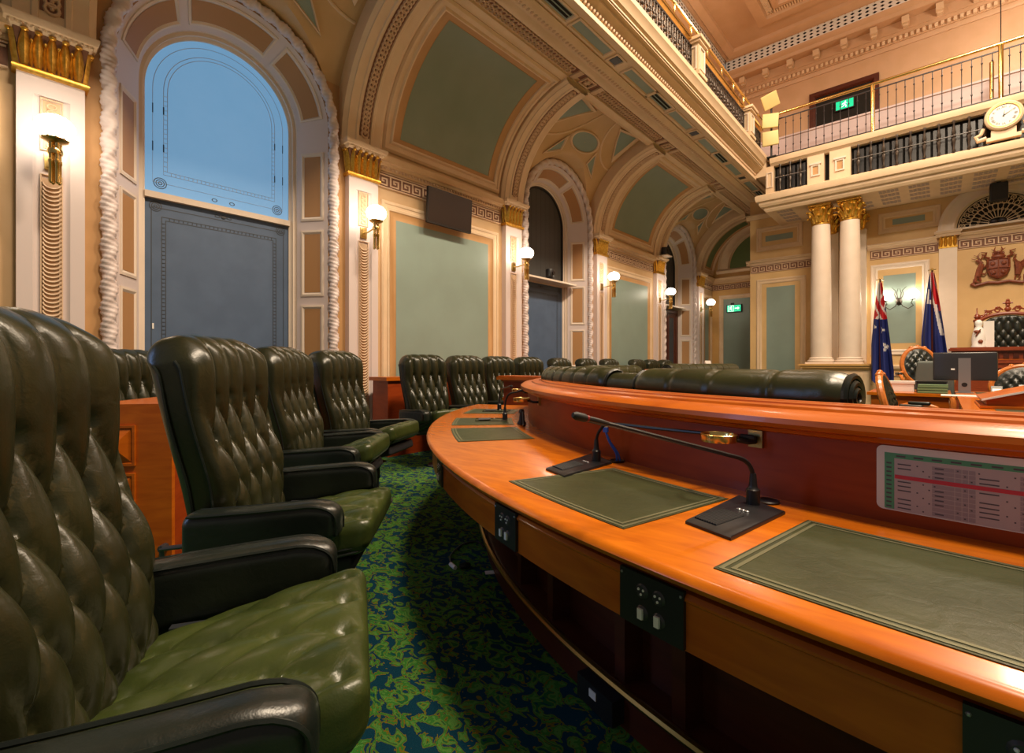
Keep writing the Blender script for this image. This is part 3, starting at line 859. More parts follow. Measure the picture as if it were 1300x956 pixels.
bmesh.ops.remove_doubles(bm, verts=bm.verts[:], dist=1e-4)
obj('lattice_vent', bm, 'whitep', main, 0)
bm = nb(); grid_map(bm, flf, -4.76, 7, 9.78, 10.2, 1, 1, -.08); grid_map(bm, fll, -3, 14.74, 9.78, 10.2, 1, 1, -.08); obj('vent_backing', bm, 'hole', main, 0)
bm = nb(); bo = nb()
for iy in range(3):
    for ix in range(2):
        a, c = -3.6 + ix * 3.6, 13.75 - iy * 3.6
        frame_map(bm, fc, a, a + 3.3, c - 3.3, c, [(0, -.06), (0, .10), (.12, .12), (.24, .12), (.26, .04), (.44, .02), (.46, .08), (.58, .10), (.62, .0), (.75, -.04), (.9, .04), (1.0, -.05)])
        for u in lin(a + .35, a + 2.95, 46):
            for v in (c - .35, c - 2.95): box(bo, u - .02, u + .012, v - .07, v + .07, CZ - .07, CZ - .01)
        for v in lin(c - 2.95, c - .35, 46):
            for u in (a + .35, a + 2.95): box(bo, u - .07, u + .07, v - .02, v + .012, CZ - .07, CZ - .01)
obj('ceiling_coffer', bm, 'upper', main, 30); obj('coffer_egg_and_dart', bo, 'trimc', main)
# ================================================================== FIXTURES
def leaf(bm, f, u, v0, v1, w, h0, curl=.03, mi=0):
    """acanthus leaf on a surface map"""
    n = 6; loops = []
    for i in range(n + 1):
        t = i / n; v = v0 + (v1 - v0) * t
        hw = w * (.62 + .5 * sin(PI * min(1, t * 1.05))) * (1 if t < .85 else .72)
        h = h0 + curl * t ** 3 + .012 * sin(PI * t)
        loops.append([f(u - hw, v, h - .014), f(u - hw * .55, v, h + .006), f(u, v, h + .018), f(u + hw * .55, v, h + .006), f(u + hw, v, h - .014), f(u, v, h - .02)])
    loft(bm, loops, True, True, mi)
    c = f(u, v1 - .008, h0 + curl + .012); ball(bm, c, (w * .55, w * .75, .018), 8, 5, None, mi)

PNAMES = ['nearest the left edge of the photo', 'between the big blue window and the television panel', 'just left of the charcoal niche window',
          'just right of the charcoal niche window', 'under the small black camera on its bracket', 'last of the row, beside the exit sign']
def make_pilaster(y, where):
    t = thing('pilaster', 'white pilaster with gilt leaf capital, ' + where, 'pilaster', (W, y, 0), 'pilasters along the window wall')
    def f(u, v, h): return Vector((W + h, y + u, v))
    H0 = .10
    bm = nb()
    loft(bm, [[f(u, z, h) for u, h in ((-.21, 0), (-.21, H0), (-.115, H0), (-.10, H0 - .012), (-.085, H0 - .02), (.085, H0 - .02), (.10, H0 - .012), (.115, H0), (.21, H0), (.21, 0))] for z in (.35, 3.40)], True, False)
    loft(bm, [[f(u, z, h) for u, h in ((-.21, 0), (-.21, H0), (.21, H0), (.21, 0))] for z in (3.40, 3.57)], True, True)
    loft(bm, [[f(u, z, h) for u, h in ((-.26, 0), (-.26, .15), (.26, .15), (.26, 0))] for z in (0, .30)], True, True)
    loft(bm, [[f(s * u, z, h) for s, u, h in ((-1, w_, 0), (-1, w_, g), (1, w_, g), (1, w_, 0))] for z, w_, g in ((.30, .25, .14), (.33, .23, .12), (.35, .21, .10))], True, False)
    obj('shaft', bm, 'pink', t, 30)
    # ornament: overlapping rings below, dotted strip above
    bm = nb(); bg = nb()
    slab_map(bg, f, -.06, .06, .42, 2.72, H0 - .02, H0 - .015); slab_map(bg, f, -.055, .055, 2.97, 3.37, H0 - .02, H0 - .014)
    for i in range(62):
        z = 2.68 - i * .036
        pts = [(.055 * cos(a), z + .048 * sin(a) * .9) for a in lin(PI, 2 * PI, 10)]
        tube_map(bm, f, pts, .0085, H0 - .004 - .0 * i, 5)
    frame_map(bm, f, -.07, .07, .40, 2.75, [(0, H0 - .02), (0, H0 - .004), (.008, H0 - .004), (.01, H0 - .02)])
    frame_map(bm, f, -.07, .07, 2.95, 3.39, [(0, H0 - .02), (0, H0 - .004), (.008, H0 - .004), (.01, H0 - .02)])
    for i in range(7):
        ring_map(bm, f, 0, 3.0 + i * .055, .04, .03, [(0, H0 - .018), (.006, H0 - .002), (.014, H0 - .002), (.02, H0 - .018)], 12)
    obj('ornament_ground', bg, 'ornbeige', t); obj('ornament_strip', bm, 'ornlight', t)
    bm = nb(); bg = nb()
    loft(bg, [[f(s * u, z, h) for s, u, h in ((-1, w_, 0), (-1, w_, g), (1, w_, g), (1, w_, 0))] for z, w_, g in ((3.60, .205, .10), (3.75, .205, .105), (3.86, .225, .13), (3.90, .235, .15))], True, True)
    loft(bm, [[f(s * u, z, h) for s, u, h in ((-1, w_, 0), (-1, w_, g), (1, w_, g), (1, w_, 0))] for z, w_, g in ((3.555, .215, .105), (3.56, .235, .125), (3.585, .24, .13), (3.605, .23, .12), (3.61, .215, .105))], True, True)
    for i in range(5): leaf(bm, f, -.164 + i * .082, 3.61, 3.885, .034, .115, .04)
    for i in range(4): leaf(bm, f, -.123 + i * .082, 3.61, 3.82, .014, .11, .02)
    for s in (-1, 1):
        def fside(u, v, h, s=s): return Vector((W + .055 + u, y + s * (.11 + h), v))
        for u in (-.02, .035): leaf(bm, fside, u, 3.61, 3.885, .026, .10, .035)
    obj('capital_core', bg, 'brownorn', t); obj('capital', bm, 'gold', t)
    bm = nb()
    loft(bm, [[f(s * u, z, h) for s, u, h in ((-1, w_, 0), (-1, w_, g), (1, w_, g), (1, w_, 0))] for z, w_, g in ((3.89, .24, .15), (3.90, .255, .17), (3.925, .265, .18), (3.93, .285, .20), (3.965, .30, .215), (3.985, .30, .215), (3.99, .28, .19))], True, True)
    for i in range(16): ball(bm, f(-.25 + i * .0333, 3.915, .175), (.012, .012, .014), 6, 4)
    obj('abacus', bm, 'trimc', t)
for k, y in enumerate(PK): make_pilaster(y, PNAMES[k])

# wall lamps: one on each pilaster
LNAMES = ['at the left edge of the photo, the nearest lamp', 'on the pilaster left of the television panel', 'on the pilaster right of the television panel',
          'on the pilaster just right of the charcoal niche window', 'on the pilaster under the small black camera', 'on the last pilaster beside the green exit sign']
lamp0 = thing('wall_lamp', 'lit white globe lamp ' + LNAMES[0], 'wall lamp', (W + .08, PK[0], 2.86), 'globe lamps on the pilasters', True)
bm = nb(); box(bm, 0, .02, -.045, .045, -.07, .07); box(bm, .02, .03, -.03, .03, -.05, .05)
obj('wall_plate', bm, 'abrass', lamp0)
bm = nb(); tube(bm, [(.02, 0, 0), (.12, 0, -.01), (.30, 0, .02)], .010, 8); obj('arm', bm, 'abrass', lamp0)
bm = nb()
for a in (0, 1, 2, 3):
    x, y = .31 + .028 * cos(a * PI / 2 + .4), .028 * sin(a * PI / 2 + .4)
    lathe(bm, [(.006, -.26), (.015, -.25), (.015, -.10), (.019, -.095), (.019, -.07), (.014, -.065), (.014, .05), (.018, .06), (.010, .10)], (x, y, 0), 10)
lathe(bm, [(.045, -.02), (.05, 0), (.045, .02)], (.31, 0, 0), 16); obj('candle_stem', bm, 'brass', lamp0)
bm = nb()
lathe(bm, [(.02, .06), (.075, .085), (.085, .10), (.08, .105), (.02, .09)], (.31, 0, 0), 20)
for q in range(10): ball(bm, (.31 + .078 * cos(q * PI / 5), .078 * sin(q * PI / 5), .10), .011, 6, 4)
obj('gallery_cup', bm, 'abrass', lamp0)
bm = nb(); ball(bm, (.31, 0, .195), (.125, .125, .10), 24, 14); obj('globe', bm, 'globe', lamp0)
for k in range(1, 6):
    c = copy_tree(lamp0); c.location.y = PK[k]; c['label'] = 'lit white globe lamp ' + LNAMES[k]

# television
t = thing('television', 'black wall television tilted down over the tall green panel', 'television', (W + .1, 4.72, 3.2))
T = Matrix.Translation((W + .17, 4.72, 3.47)) @ Matrix.Rotation(rad(3), 4, 'Y')
bm = nb(); box(bm, -.03, .015, -.43, .43, -.26, .26, T); obj('casing', bm, 'black', t)
bm = nb(); box(bm, .0155, .018, -.415, .415, -.235, .245, T); obj('screen', bm, 'screen', t)
bm = nb(); box(bm, -.165, -.03, -.1, .1, -.1, .1, T); obj('wall_bracket', bm, 'blackm', t)

# black camera in the niche window and on the fifth pilaster
def camera_unit(name, label, x, y, z, s=1.0):
    t = thing(name, label, 'camera', (x, y, z))
    bm = nb(); lathe(bm, [(.07, 0), (.075, .01), (.075, .03), (.05, .04), (.05, .05)], (x, y, z), 20); obj('base', bm, 'blackm', t)
    bm = nb(); lathe(bm, [(.03, .045), (.082, .05), (.085, .06), (.085, .20), (.08, .215), (.03, .22)], (x, y, z), 24); obj('housing', bm, 'black', t)
    bm = nb(); tube(bm, [(x, y + .07, z + .17), (x + .0, y + .13, z + .16), (x, y + .14, z + .10), (x, y + .12, z + .05), (x, y + .07, z + .06)], .011, 6); obj('bracket', bm, 'blackm', t)
    bm = nb(); lathe(bm, [(.005, 0), (.035, 0), (.035, .03), (.028, .03), (.005, .02)], (0, 0, 0), 16, 0, Matrix.Translation((x + .08, y, z + .13)) @ Matrix.Rotation(PI / 2, 4, 'Y')); obj('lens', bm, 'screen', t)
camera_unit('surveillance_camera', 'black round camera standing on the sill of the charcoal niche window', W - .22, WIN[1] - .02, 2.857)
t = thing('shelf_bracket', 'small white bracket shelf under the camera on the fifth pilaster', 'shelf', (W + .2, PK[4], 3.99))
bm = nb(); box(bm, W + .02, W + .36, PK[4] - .16, PK[4] + .16, 4.0, 4.03); obj('shelf_board', bm, 'white', t)
bm = nb(); tube(bm, [(W + .05, PK[4], 3.98), (W + .30, PK[4], 4.0)], .015, 6); obj('strut', bm, 'white', t)
camera_unit('surveillance_camera', 'black round camera on the bracket shelf above the fifth pilaster', W + .22, PK[4], 4.031)

# exit signs
def exit_sign(label, f, u0, u1, v0, v1, arrow=True):
    c = f((u0 + u1) / 2, v0, .05)
    t = thing('exit_sign', label, 'exit sign', c)
    bm = nb(); slab_map(bm, f, u0 - .02, u1 + .02, v0 - .02, v1 + .02, .02, .09); slab_map(bm, f, u0 + .1, u0 + .2, v1, v1 + .08, .02, .06); obj('housing', bm, 'blackm', t)
    bm = nb(); slab_map(bm, f, u0, u1, v0, v1, .09, .093); obj('face', bm, 'sky', t)
    bm = nb(); s = (v1 - v0); h = .096; cx = u0 + (.28 if arrow else .5) * (u1 - u0); vc = (v0 + v1) / 2
    def P(pts): poly_map(bm, f, [(cx + x * s, vc + y * s) for x, y in pts], h)
    ring_map(bm, f, cx + .08 * s, vc + .30 * s, .075 * s, .075 * s, [(0, h), (.074 * s, h)], 12)
    P([(-.06, .2), (.10, .2), (.06, -.05), (-.10, -.05)])
    P([(-.08, -.05), (.04, -.05), (-.10, -.22), (-.30, -.30), (-.30, -.22), (-.16, -.17)])
    P([(-.02, -.02), (.07, -.02), (.20, -.18), (.16, -.38), (.09, -.38), (.11, -.2)])
    P([(.08, .2), (.10, .14), (.28, .05), (.26, -.0)])
    P([(-.06, .2), (-.24, .12), (-.26, .0), (-.2, .0), (-.18, .09), (-.06, .12)])
    if arrow:
        ax = u0 + .72 * (u1 - u0)
        poly_map(bm, f, [(ax - .3 * s, vc - .06 * s), (ax + .1 * s, vc - .06 * s), (ax + .1 * s, vc - .22 * s), (ax + .36 * s, vc), (ax + .1 * s, vc + .22 * s), (ax + .1 * s, vc + .06 * s), (ax - .3 * s, vc + .06 * s)], h)
        frame_map(bm, f, cx - .42 * s, cx + .42 * s, v0 + .04 * s, v1 - .04 * s, [(0, h), (.05 * s, h)])
    obj('pictogram', bm, 'exitw', t, 0)
exit_sign('green running-man exit sign with arrow on the aisle end wall', we, -5.20, -4.78, 2.84, 3.05)
exit_sign('green running-man exit sign before the dark doorway of the upper gallery', wu, -2.10, -1.72, 7.90, 8.12, False)

# loudspeaker under the gallery
t = thing('loudspeaker', 'black loudspeaker hanging under the gallery above the fanlight', 'loudspeaker', (.83, 13.5, 4.5))
bm = nb(); rbox(bm, (.13, .11, .17), .02, (2, 2, 2), 2, lambda p, d: Vector((.83, 13.45, 4.55)) + p); obj('cabinet', bm, 'black', t)
bm = nb(); box(bm, .72, .94, 13.332, 13.338, 4.40, 4.70); obj('grille', bm, 'blackm', t)
bm = nb(); box(bm, .80, .86, 13.42, 13.48, 4.70, 4.75); obj('ceiling_mount', bm, 'blackm', t)

# columns on pedestal
t = thing('column_pedestal', 'cream panelled pedestal carrying the pair of white columns', 'pedestal', (-1.75, 13.1, 0))
bm = nb(); box(bm, -2.32, -1.12, 12.45, 13.88, 0, 1.02); obj('pedestal_body', bm, 'trimc', t)
def fp(u, v, h): return Vector((u, 12.45 - h, v))
bm = nb()
bp_ = nb(); box(bp_, -2.37, -1.07, 12.40, 13.89, 0, .14); obj('pedestal_plinth', bp_, 'ochre', t)
for z0, z1, e in ((1.02, 1.06, .03), (1.06, 1.11, .07), (1.11, 1.15, .10)): box(bm, -2.32 - e, -1.12 + e, 12.45 - e, 13.89, z0, z1)
obj('pedestal_cap', bm, 'ochre', t)
bm = nb(); frame_map(bm, fp, -2.2, -1.24, .22, .94, [(0, 0), (0, .03), (.04, .03), (.06, .008)]); obj('pedestal_panel', bm, 'trimc', t)
bm = nb()
for q in range(5): box(bm, -1.13 + .02 * q, -1.11 + .02 * q, 12.62, 12.86, .70 + .06 * q, 1.03)
obj('scroll_bracket', bm, 'trimc', t)
def corinthian(bm, cx, cy, z0, z1, R):
    h = z1 - z0
    lathe(bm, [(R * .9, z0), (R * 1.04, z0 + .01), (R * 1.04, z0 + .03), (R * .86, z0 + .04), (R * .9, z0 + h * .5), (R * 1.15, z0 + h * .85), (R * 1.2, z0 + h * .88)], (cx, cy, 0), 20)
    def fl(u, v, hh): return Vector((cx + (R * .88 + hh) * cos(u), cy + (R * .88 + hh) * sin(u), v))
    for row, (a, b, o, cu) in enumerate(((z0 + .04, z0 + h * .45, 0, .07), (z0 + .06, z0 + h * .72, PI / 8, .09))):
        for i in range(8):
            u = o + i * PI / 4; n = 6; loops = []
            for q in range(n + 1):
                tt = q / n; v = a + (b - a) * tt; hw = .34 * (.7 + .4 * sin(PI * tt)); hh = cu * tt ** 2.5 + .01
                loops.append([fl(u - hw, v, hh - .015), fl(u - hw * .5, v, hh + .01), fl(u, v, hh + .02), fl(u + hw * .5, v, hh + .01), fl(u + hw, v, hh - .015), fl(u, v, hh - .02)])
            loft(bm, loops); ball(bm, fl(u, b - .01, cu + .03), .028, 6, 4)
    for i in range(4):
        a = PI / 4 + i * PI / 2
        c = Vector((cx + R * 1.35 * cos(a), cy + R * 1.35 * sin(a), z0 + h * .80))
        tube(bm, [Vector((cx + R * .95 * cos(a), cy + R * .95 * sin(a), z0 + h * .5)), c + Vector((-.05 * cos(a), -.05 * sin(a), .03))], .018, 6)
        dd = Vector((cos(a), sin(a), 0))
        tube(bm, [c + dd * (.045 * cos(q) * (1 - q / 14)) + Vector((0, 0, .045 * sin(q) * (1 - q / 14))) for q in lin(0, 10, 20)], .014, 5)
    e = R * 1.22
    box(bm, cx - e, cx + e, cy - e, cy + e, z0 + h * .9, z1)
for cx, lab in ((-2.04, 'left white column of the pair under the gallery, gilt Corinthian capital'), (-1.50, 'right white column of the pair under the gallery, gilt Corinthian capital')):
    cy = 12.72; R = .205
    t = thing('column', lab, 'column', (cx, cy, 1.15), 'columns under the far gallery')
    bm = nb(); lathe(bm, [(R * .98, 1.29)] + [(R * (1 - .14 * (q / 10) ** 1.8), 1.29 + 2.99 * q / 10) for q in range(1, 11)], (cx, cy, 0), 40); obj('shaft', bm, 'white', t)
    bm = nb(); lathe(bm, [(R * 1.24, 1.19), (R * 1.30, 1.205), (R * 1.30, 1.225), (R * 1.2, 1.24), (R * 1.12, 1.25), (R * 1.16, 1.262), (R * 1.16, 1.275), (R * 1.04, 1.29), (R, 1.30)], (cx, cy, 0), 40)
    box(bm, cx - R * 1.3, cx + R * 1.3, cy - R * 1.3, cy + R * 1.3, 1.151, 1.19); obj('base', bm, 'white', t)
    bm = nb(); corinthian(bm, cx, cy, 4.28, 4.735, R * .86); obj('capital', bm, 'gold', t)
for cx, lab in ((-2.04, 'square wall pilaster behind the left white column'), (-1.50, 'square wall pilaster behind the right white column')):
    t = thing('pilaster', lab, 'pilaster', (cx, 13.8, 1.15), 'pilasters behind the columns')
    bm = nb(); box(bm, cx - .19, cx + .19, 13.72, 13.9, 1.15, 4.3); obj('shaft', bm, 'white', t)
    bm = nb(); corinthian(bm, cx, 13.75, 4.28, 4.735, .15); obj('capital', bm, 'gold', t)
for cx, lab in ((.093, 'flat cream pilaster left of the carved crest, small gilt capital'), (1.607, 'flat cream pilaster right of the carved crest')):
    t = thing('pilaster', lab, 'pilaster', (cx, YF, 0), 'pilasters beside the crest')
    bm = nb(); box(bm, cx - .145, cx + .145, YF - .06, YF, 0, 3.66); obj('shaft', bm, 'white', t)
    bm = nb(); box(bm, cx - .15, cx + .15, YF - .07, YF, 3.64, 3.67); box(bm, cx - .135, cx + .135, YF - .06, YF, 3.67, 3.88)
    for i in range(4): leaf(bm, wf, cx - .11 + i * .073, 3.67, 3.88, .03, .065, .03)
    obj('capital', bm, 'gold', t)
    bm = nb(); box(bm, cx - .2, cx + .2, YF - .11, YF, 3.885, 3.95); box(bm, cx - .22, cx + .22, YF - .13, YF, 3.95, 4.0); obj('abacus', bm, 'trimc', t)

# fanlight with its arch
FC = (.85, 4.02)
def fan(r, a): return (FC[0] - r * cos(a), FC[1] + r * sin(a))
t = thing('fanlight', 'half-round fanlight with cream fan tracery over the carved crest', 'fanlight', (.85, YF, 4.0))
bm = nb()
loft(bm, [[wf(*fan(r, a), h) for a in lin(0, PI, 40)] for r, h in ((.92, 0), (.92, .07), (.86, .09), (.80, .06), (.70, .06), (.66, .09), (.62, .03), (.62, -.02))], False, False)
box(bm, -.1, 1.8, YF - .12, YF, 3.985, 4.02); obj('archivolt', bm, 'white', t)
bm = nb(); poly_map(bm, wf, [fan(.62, a) for a in lin(0, PI, 32)], .006); obj('dark_pane', bm, 'hole', t, 0)
bm = nb()
for i in range(15):
    a = PI * (i + .5) / 15
    tube_map(bm, wf, [fan(.13, a), fan(.40, a)], .008, .012, 5)
    ring_map(bm, wf, *fan(.30, a), .028, .028, [(0, .01), (.008, .024), (.016, .01)], 10)
    tube_map(bm, wf, [fan(.40 + .10 * (1 - cos(q)) / 2, a + .075 * sin(q)) for q in lin(0, 2 * PI, 12)], .008, .014, 5)
    ring_map(bm, wf, *fan(.54, a), .048, .048, [(0, .01), (.010, .024), (.02, .01)], 12)
    ball(bm, wf(*fan(.54, a), .012), .016, 6, 4)
for r in (.14, .42, .595): tube_map(bm, wf, [fan(r, a) for a in lin(0.02, PI - .02, 36)], .010, .012, 5)
obj('tracery', bm, 'plaster', t)
bm = nb()
for s in (-1, 1): ball(bm, wf(.85 + s * .06, 4.08, .02), (.07, .03, .06), 10, 6)
obj('boss', bm, 'iron', t)

# carved crest
t = thing('coat_of_arms', 'carved red wood coat of arms with stag and crane on the far wall', 'crest', (.85, YF, 2.75))
def cr(u, v, h): return Vector((.85 + u, YF - h, 2.80 + v))
bm = nb()
loft(bm, [[cr(u * k, .33 + (v - .33) * k, h) for u, v in ((-.17, .50), (0, .515), (.17, .50), (.175, .30), (.13, .16), (0, .08), (-.13, .16), (-.175, .30))] for k, h in ((1, .0), (1, .07), (.86, .09), (.8, .075), (.05, .085))], True, False)
tube_map(bm, cr, [(-.16, .30), (0, .315), (.16, .30)], .012, .09, 6); tube_map(bm, cr, [(0, .10), (0, .5)], .01, .09, 6)
for u, v in ((-.08, .40), (.08, .40), (-.07, .22), (.07, .22)): ball(bm, cr(u, v, .085), (.04, .02, .04), 8, 5)
obj('shield', bm, 'crest', t)
bm = nb()
ball(bm, cr(0, .54, .06), (.11, .05, .05), 12, 6)
for u in (-.07, 0, .07): ball(bm, cr(u, .60, .06), (.022, .02, .035), 8, 5)
ball(bm, cr(0, .63, .06), (.05, .03, .03), 8, 5)
for s in (-1, 1):
    tube_map(bm, cr, [(s * .03, .60), (s * .06, .68), (s * .04, .74)], [.018, .014, .006], .06, 6)
    tube_map(bm, cr, [(s * .05, .66), (s * .10, .70)], [.012, .005], .06, 5)
    tube_map(bm, cr, [(s * .12, .52), (s * .2, .56), (s * .17, .64), (s * .25, .66)], [.02, .022, .018, .008], .05, 6)
    tube_map(bm, cr, [(s * .18, .60), (s * .24, .57)], [.014, .006], .05, 5)
obj('crest_plume', bm, 'crest', t)
bm = nb()   # stag on the left
tube_map(bm, cr, [(-.30, .16), (-.27, .30), (-.24, .42)], [.05, .055, .04], .05, 8)
tube_map(bm, cr, [(-.24, .42), (-.29, .49), (-.33, .50)], [.04, .03, .018], .05, 8)
tube_map(bm, cr, [(-.27, .51), (-.30, .60), (-.26, .66)], [.012, .010, .004], .05, 5); tube_map(bm, cr, [(-.30, .58), (-.36, .62)], [.009, .004], .05, 5)
tube_map(bm, cr, [(-.26, .51), (-.22, .58), (-.24, .64)], [.012, .010, .004], .05, 5); tube_map(bm, cr, [(-.33, .52), (-.40, .55)], [.009, .004], .05, 5)
tube_map(bm, cr, [(-.25, .34), (-.19, .36), (-.15, .42)], [.024, .018, .012], .06, 6)
tube_map(bm, cr, [(-.28, .24), (-.20, .20), (-.17, .24)], [.024, .018, .012], .06, 6)
tube_map(bm, cr, [(-.31, .18), (-.34, .08), (-.28, .03)], [.04, .024, .014], .05, 6); tube_map(bm, cr, [(-.28, .16), (-.25, .06)], [.03, .014], .05, 6)
obj('stag_supporter', bm, 'crest', t)
bm = nb()   # crane on the right
tube_map(bm, cr, [(.27, .14), (.29, .28), (.26, .40)], [.04, .06, .04], .05, 8)
tube_map(bm, cr, [(.26, .40), (.22, .48), (.25, .54), (.20, .55)], [.024, .018, .018, .006], .05, 6)
for q in range(6):
    tube_map(bm, cr, [(.29, .36 - .02 * q), (.37, .42 - .02 * q), (.41 - .008 * q, .56 - .05 * q)], [.02, .022, .006], .05, 5)
tube_map(bm, cr, [(.28, .16), (.31, .08), (.27, .03)], [.018, .012, .01], .05, 5); tube_map(bm, cr, [(.25, .15), (.23, .05)], [.018, .01], .05, 5)
obj('crane_supporter', bm, 'crest', t)
bm = nb()
tube_map(bm, cr, [(-.40, .03), (-.34, -.02), (-.15, .03), (0, .01), (.15, .03), (.34, -.02), (.40, .03)], .03, .04, 8)
tube_map(bm, cr, [(-.36, .0), (-.36, .12)], [.02, .01], .04, 6); tube_map(bm, cr, [(.37, .0), (.36, .14)], [.02, .01], .04, 6)
obj('motto_scroll', bm, 'crest', t)

# twin-globe wall bracket between the flags
t = thing('twin_globe_bracket', 'iron wall bracket with two lit globes between the flags', 'wall lamp', (-.71, YF, 2.45))
def sc(u, v, h): return Vector((-.72 + u, YF - h, 2.55 + v))
bm = nb()
for s in (-1, 1):
    tube_map(bm, sc, [(s * .02, .02), (s * .06, -.10), (s * .16, -.17), (s * .25, -.10), (s * .21, -.04), (s * .24, .03)], .010, .14, 6)
    tube_map(bm, sc, [(s * .03, .05), (s * .08, .16), (s * .06, .25), (s * .13, .33)], [.012, .010, .009, .004], .12, 6)
    tube_map(bm, sc, [(s * .02, .05), (s * .04, .20), (s * .015, .30)], [.012, .010, .004], .12, 6)
ball(bm, sc(0, .0, .10), (.06, .05, .09), 10, 6)
for s in (-1, 1): tube(bm, [sc(0, 0, .02), sc(s * .03, -.02, .14)], .012, 6)
obj('iron_scrollwork', bm, 'irong', t)
bm = nb()
for s in (-1, 1): lathe(bm, [(.02, -.005), (.06, 0), (.065, .015), (.02, .012)], tuple(sc(s * .24, .03, .14)), 14)
obj('globe_cup', bm, 'iron', t)
for s in (-1, 1):
    bm = nb(); ball(bm, sc(s * .24, .145, .14), .115, 20, 12); obj('globe', bm, 'globe', t)

# clock on the gallery front
t = thing('clock', 'round white clock with Roman numerals on the gallery front', 'clock', (.82, 12.3, 5.2))
T = Matrix.Translation((.82, 12.26, 5.60)) @ Matrix.Rotation(rad(90), 4, 'X')
bm = nb(); lathe(bm, [(.02, -.12), (.20, -.12), (.235, -.08), (.25, .0), (.25, .05), (.225, .07), (.195, .06), (.19, .045), (.02, .045)], (0, 0, 0), 40, 0, T); obj('case', bm, 'trimc', t)
bm = nb(); lathe(bm, [(.19, .046), (.20, .068), (.21, .068), (.215, .05)], (0, 0, 0), 40, 0, T, False); obj('bezel', bm, 'gold', t)
bm = nb(); lathe(bm, [(.002, .050), (.188, .050), (.188, .046)], (0, 0, 0), 40, 0, T); obj('dial', bm, 'whitec', t)
bm = nb()
for i, nm in enumerate(['XII', 'I', 'II', 'III', 'IIII', 'V', 'VI', 'VII', 'VIII', 'IX', 'X', 'XI']):
    a = i * PI / 6
    def ft(u, v, h, a=a):
        x = u * cos(a) + (v + .148) * sin(a); y = -u * sin(a) + (v + .148) * cos(a)
        return T @ Vector((x, y, .052 + h))
    text_bm(bm, nm, .055, ft)
obj('roman_numerals', bm, 'ink', t, 0)
bm = nb()
for a, l, w_ in ((rad(5), .095, .009), (rad(58), .14, .006)):
    d = Vector((sin(a), cos(a), 0)); q = Vector((cos(a), -sin(a), 0))
    loft(bm, [[T @ (d * -.02 + q * w_ + Vector((0, 0, z))), T @ (d * l + Vector((0, 0, z))), T @ (d * -.02 - q * w_ + Vector((0, 0, z)))] for z in (.056, .060)])
obj('clock_hand', bm, 'black', t, 0)
bm = nb(); box(bm, .60, 1.04, 12.24, 12.36, 5.195, 5.26); box(bm, .66, .98, 12.25, 12.36, 5.26, 5.38)
for s in (-1, 1):
    tube(bm, [(.82 + s * .22, 12.27, 5.27), (.82 + s * .33, 12.27, 5.25), (.82 + s * .36, 12.27, 5.33), (.82 + s * .29, 12.27, 5.36), (.82 + s * .26, 12.27, 5.45)], [.04, .04, .035, .03, .03], 8)
obj('clock_bracket', bm, 'trimc', t)

# black baluster grilles in the front of the far gallery
for a, b, lab in ((-2.90, -2.28, 'short black turned-baluster grille at the left end of the gallery front'), (-1.42, 2.6, 'long black turned-baluster grille in the gallery front under the clock')):
    t = thing('baluster_grille', lab, 'grille', ((a + b) / 2, YG, 5.19), 'black grilles of the far gallery')
    n = round((b - a) / .215)
    for i in range(n):
        x = a + (i + .5) * (b - a) / n
        bm = nb(); lathe(bm, [(.018, 5.19), (.028, 5.22), (.014, 5.27), (.022, 5.36), (.034, 5.44), (.022, 5.47), (.034, 5.49), (.034, 5.51), (.022, 5.53), (.034, 5.56), (.022, 5.64), (.014, 5.73), (.028, 5.77), (.02, 5.80)], (x, YG - .0, 0), 8); obj('baluster', bm, 'irong', t)
    bm = nb(); tube(bm, [(a, YG - .02, 5.50), (b, YG - .02, 5.50)], .010, 6); obj('cross_rail', bm, 'alu', t)
    bm = nb()
    for i in range(n):
        x0 = a + i * (b - a) / n + .02; x1 = a + (i + 1) * (b - a) / n - .02
        box(bm, x0, x1, YG + .07, YG + .10, 5.20, 5.72)
    obj('backing_panel', bm, 'black', t)

# railing of the far gallery
t = thing('gallery_railing', 'iron baluster railing with brass posts and handrail on the far gallery', 'railing', (1, 12.45, 5.98))
YR = 12.48
bm = nb(); tube(bm, [(-2.98, YR, 7.02), (4.8, YR, 7.02)], .032, 10); obj('handrail', bm, 'brass', t)
for x in (-1.08, .80, 2.68, 4.56):
    bm = nb(); lathe(bm, [(.05, 5.985), (.045, 6.0), (.036, 6.03), (.036, 6.97), (.045, 6.99)], (x, YR, 0), 14); obj('post', bm, 'brass', t)
bm = nb()
for z in (6.90, 6.04): box(bm, -2.9, 4.56, YR - .012, YR + .012, z - .010, z + .010)
obj('iron_rail', bm, 'iron', t)
i = 0
for x0, x1 in ((-2.92, -1.12), (-1.04, .76), (.84, 2.64)):
    n = 12 if x0 < -2 else 13
    for q in range(n):
        x = x0 + (q + .5) * (x1 - x0) / n
        bm = nb(); lathe(bm, [(.007, 6.04), (.007, 6.20), (.016, 6.215), (.016, 6.225), (.007, 6.24), (.007, 6.74), (.016, 6.755), (.016, 6.765), (.007, 6.78), (.007, 6.90)], (x, YR, 0), 6); obj('baluster', bm, 'iron', t)
# thin hanging rod and brass pipe upstairs
bm = nb(); tube(bm, [(.80, YR + .02, 7.06), (.80, YR + .02, 9.8)], .008, 6)
solo('hanging_rod', bm, 'iron', 'thin dark vertical rod rising above the second brass railing post', 'rod')
bm = nb(); tube(bm, [(.72, 13.2, 5.95), (.72, 13.2, 7.05)], .035, 10)
lathe(bm, [(.06, 5.95), (.06, 5.97), (.03, 5.99)], (.72, 13.2, 0), 12)
solo('stair_post', bm, 'brass', 'short brass post standing behind the gallery railing', 'post')

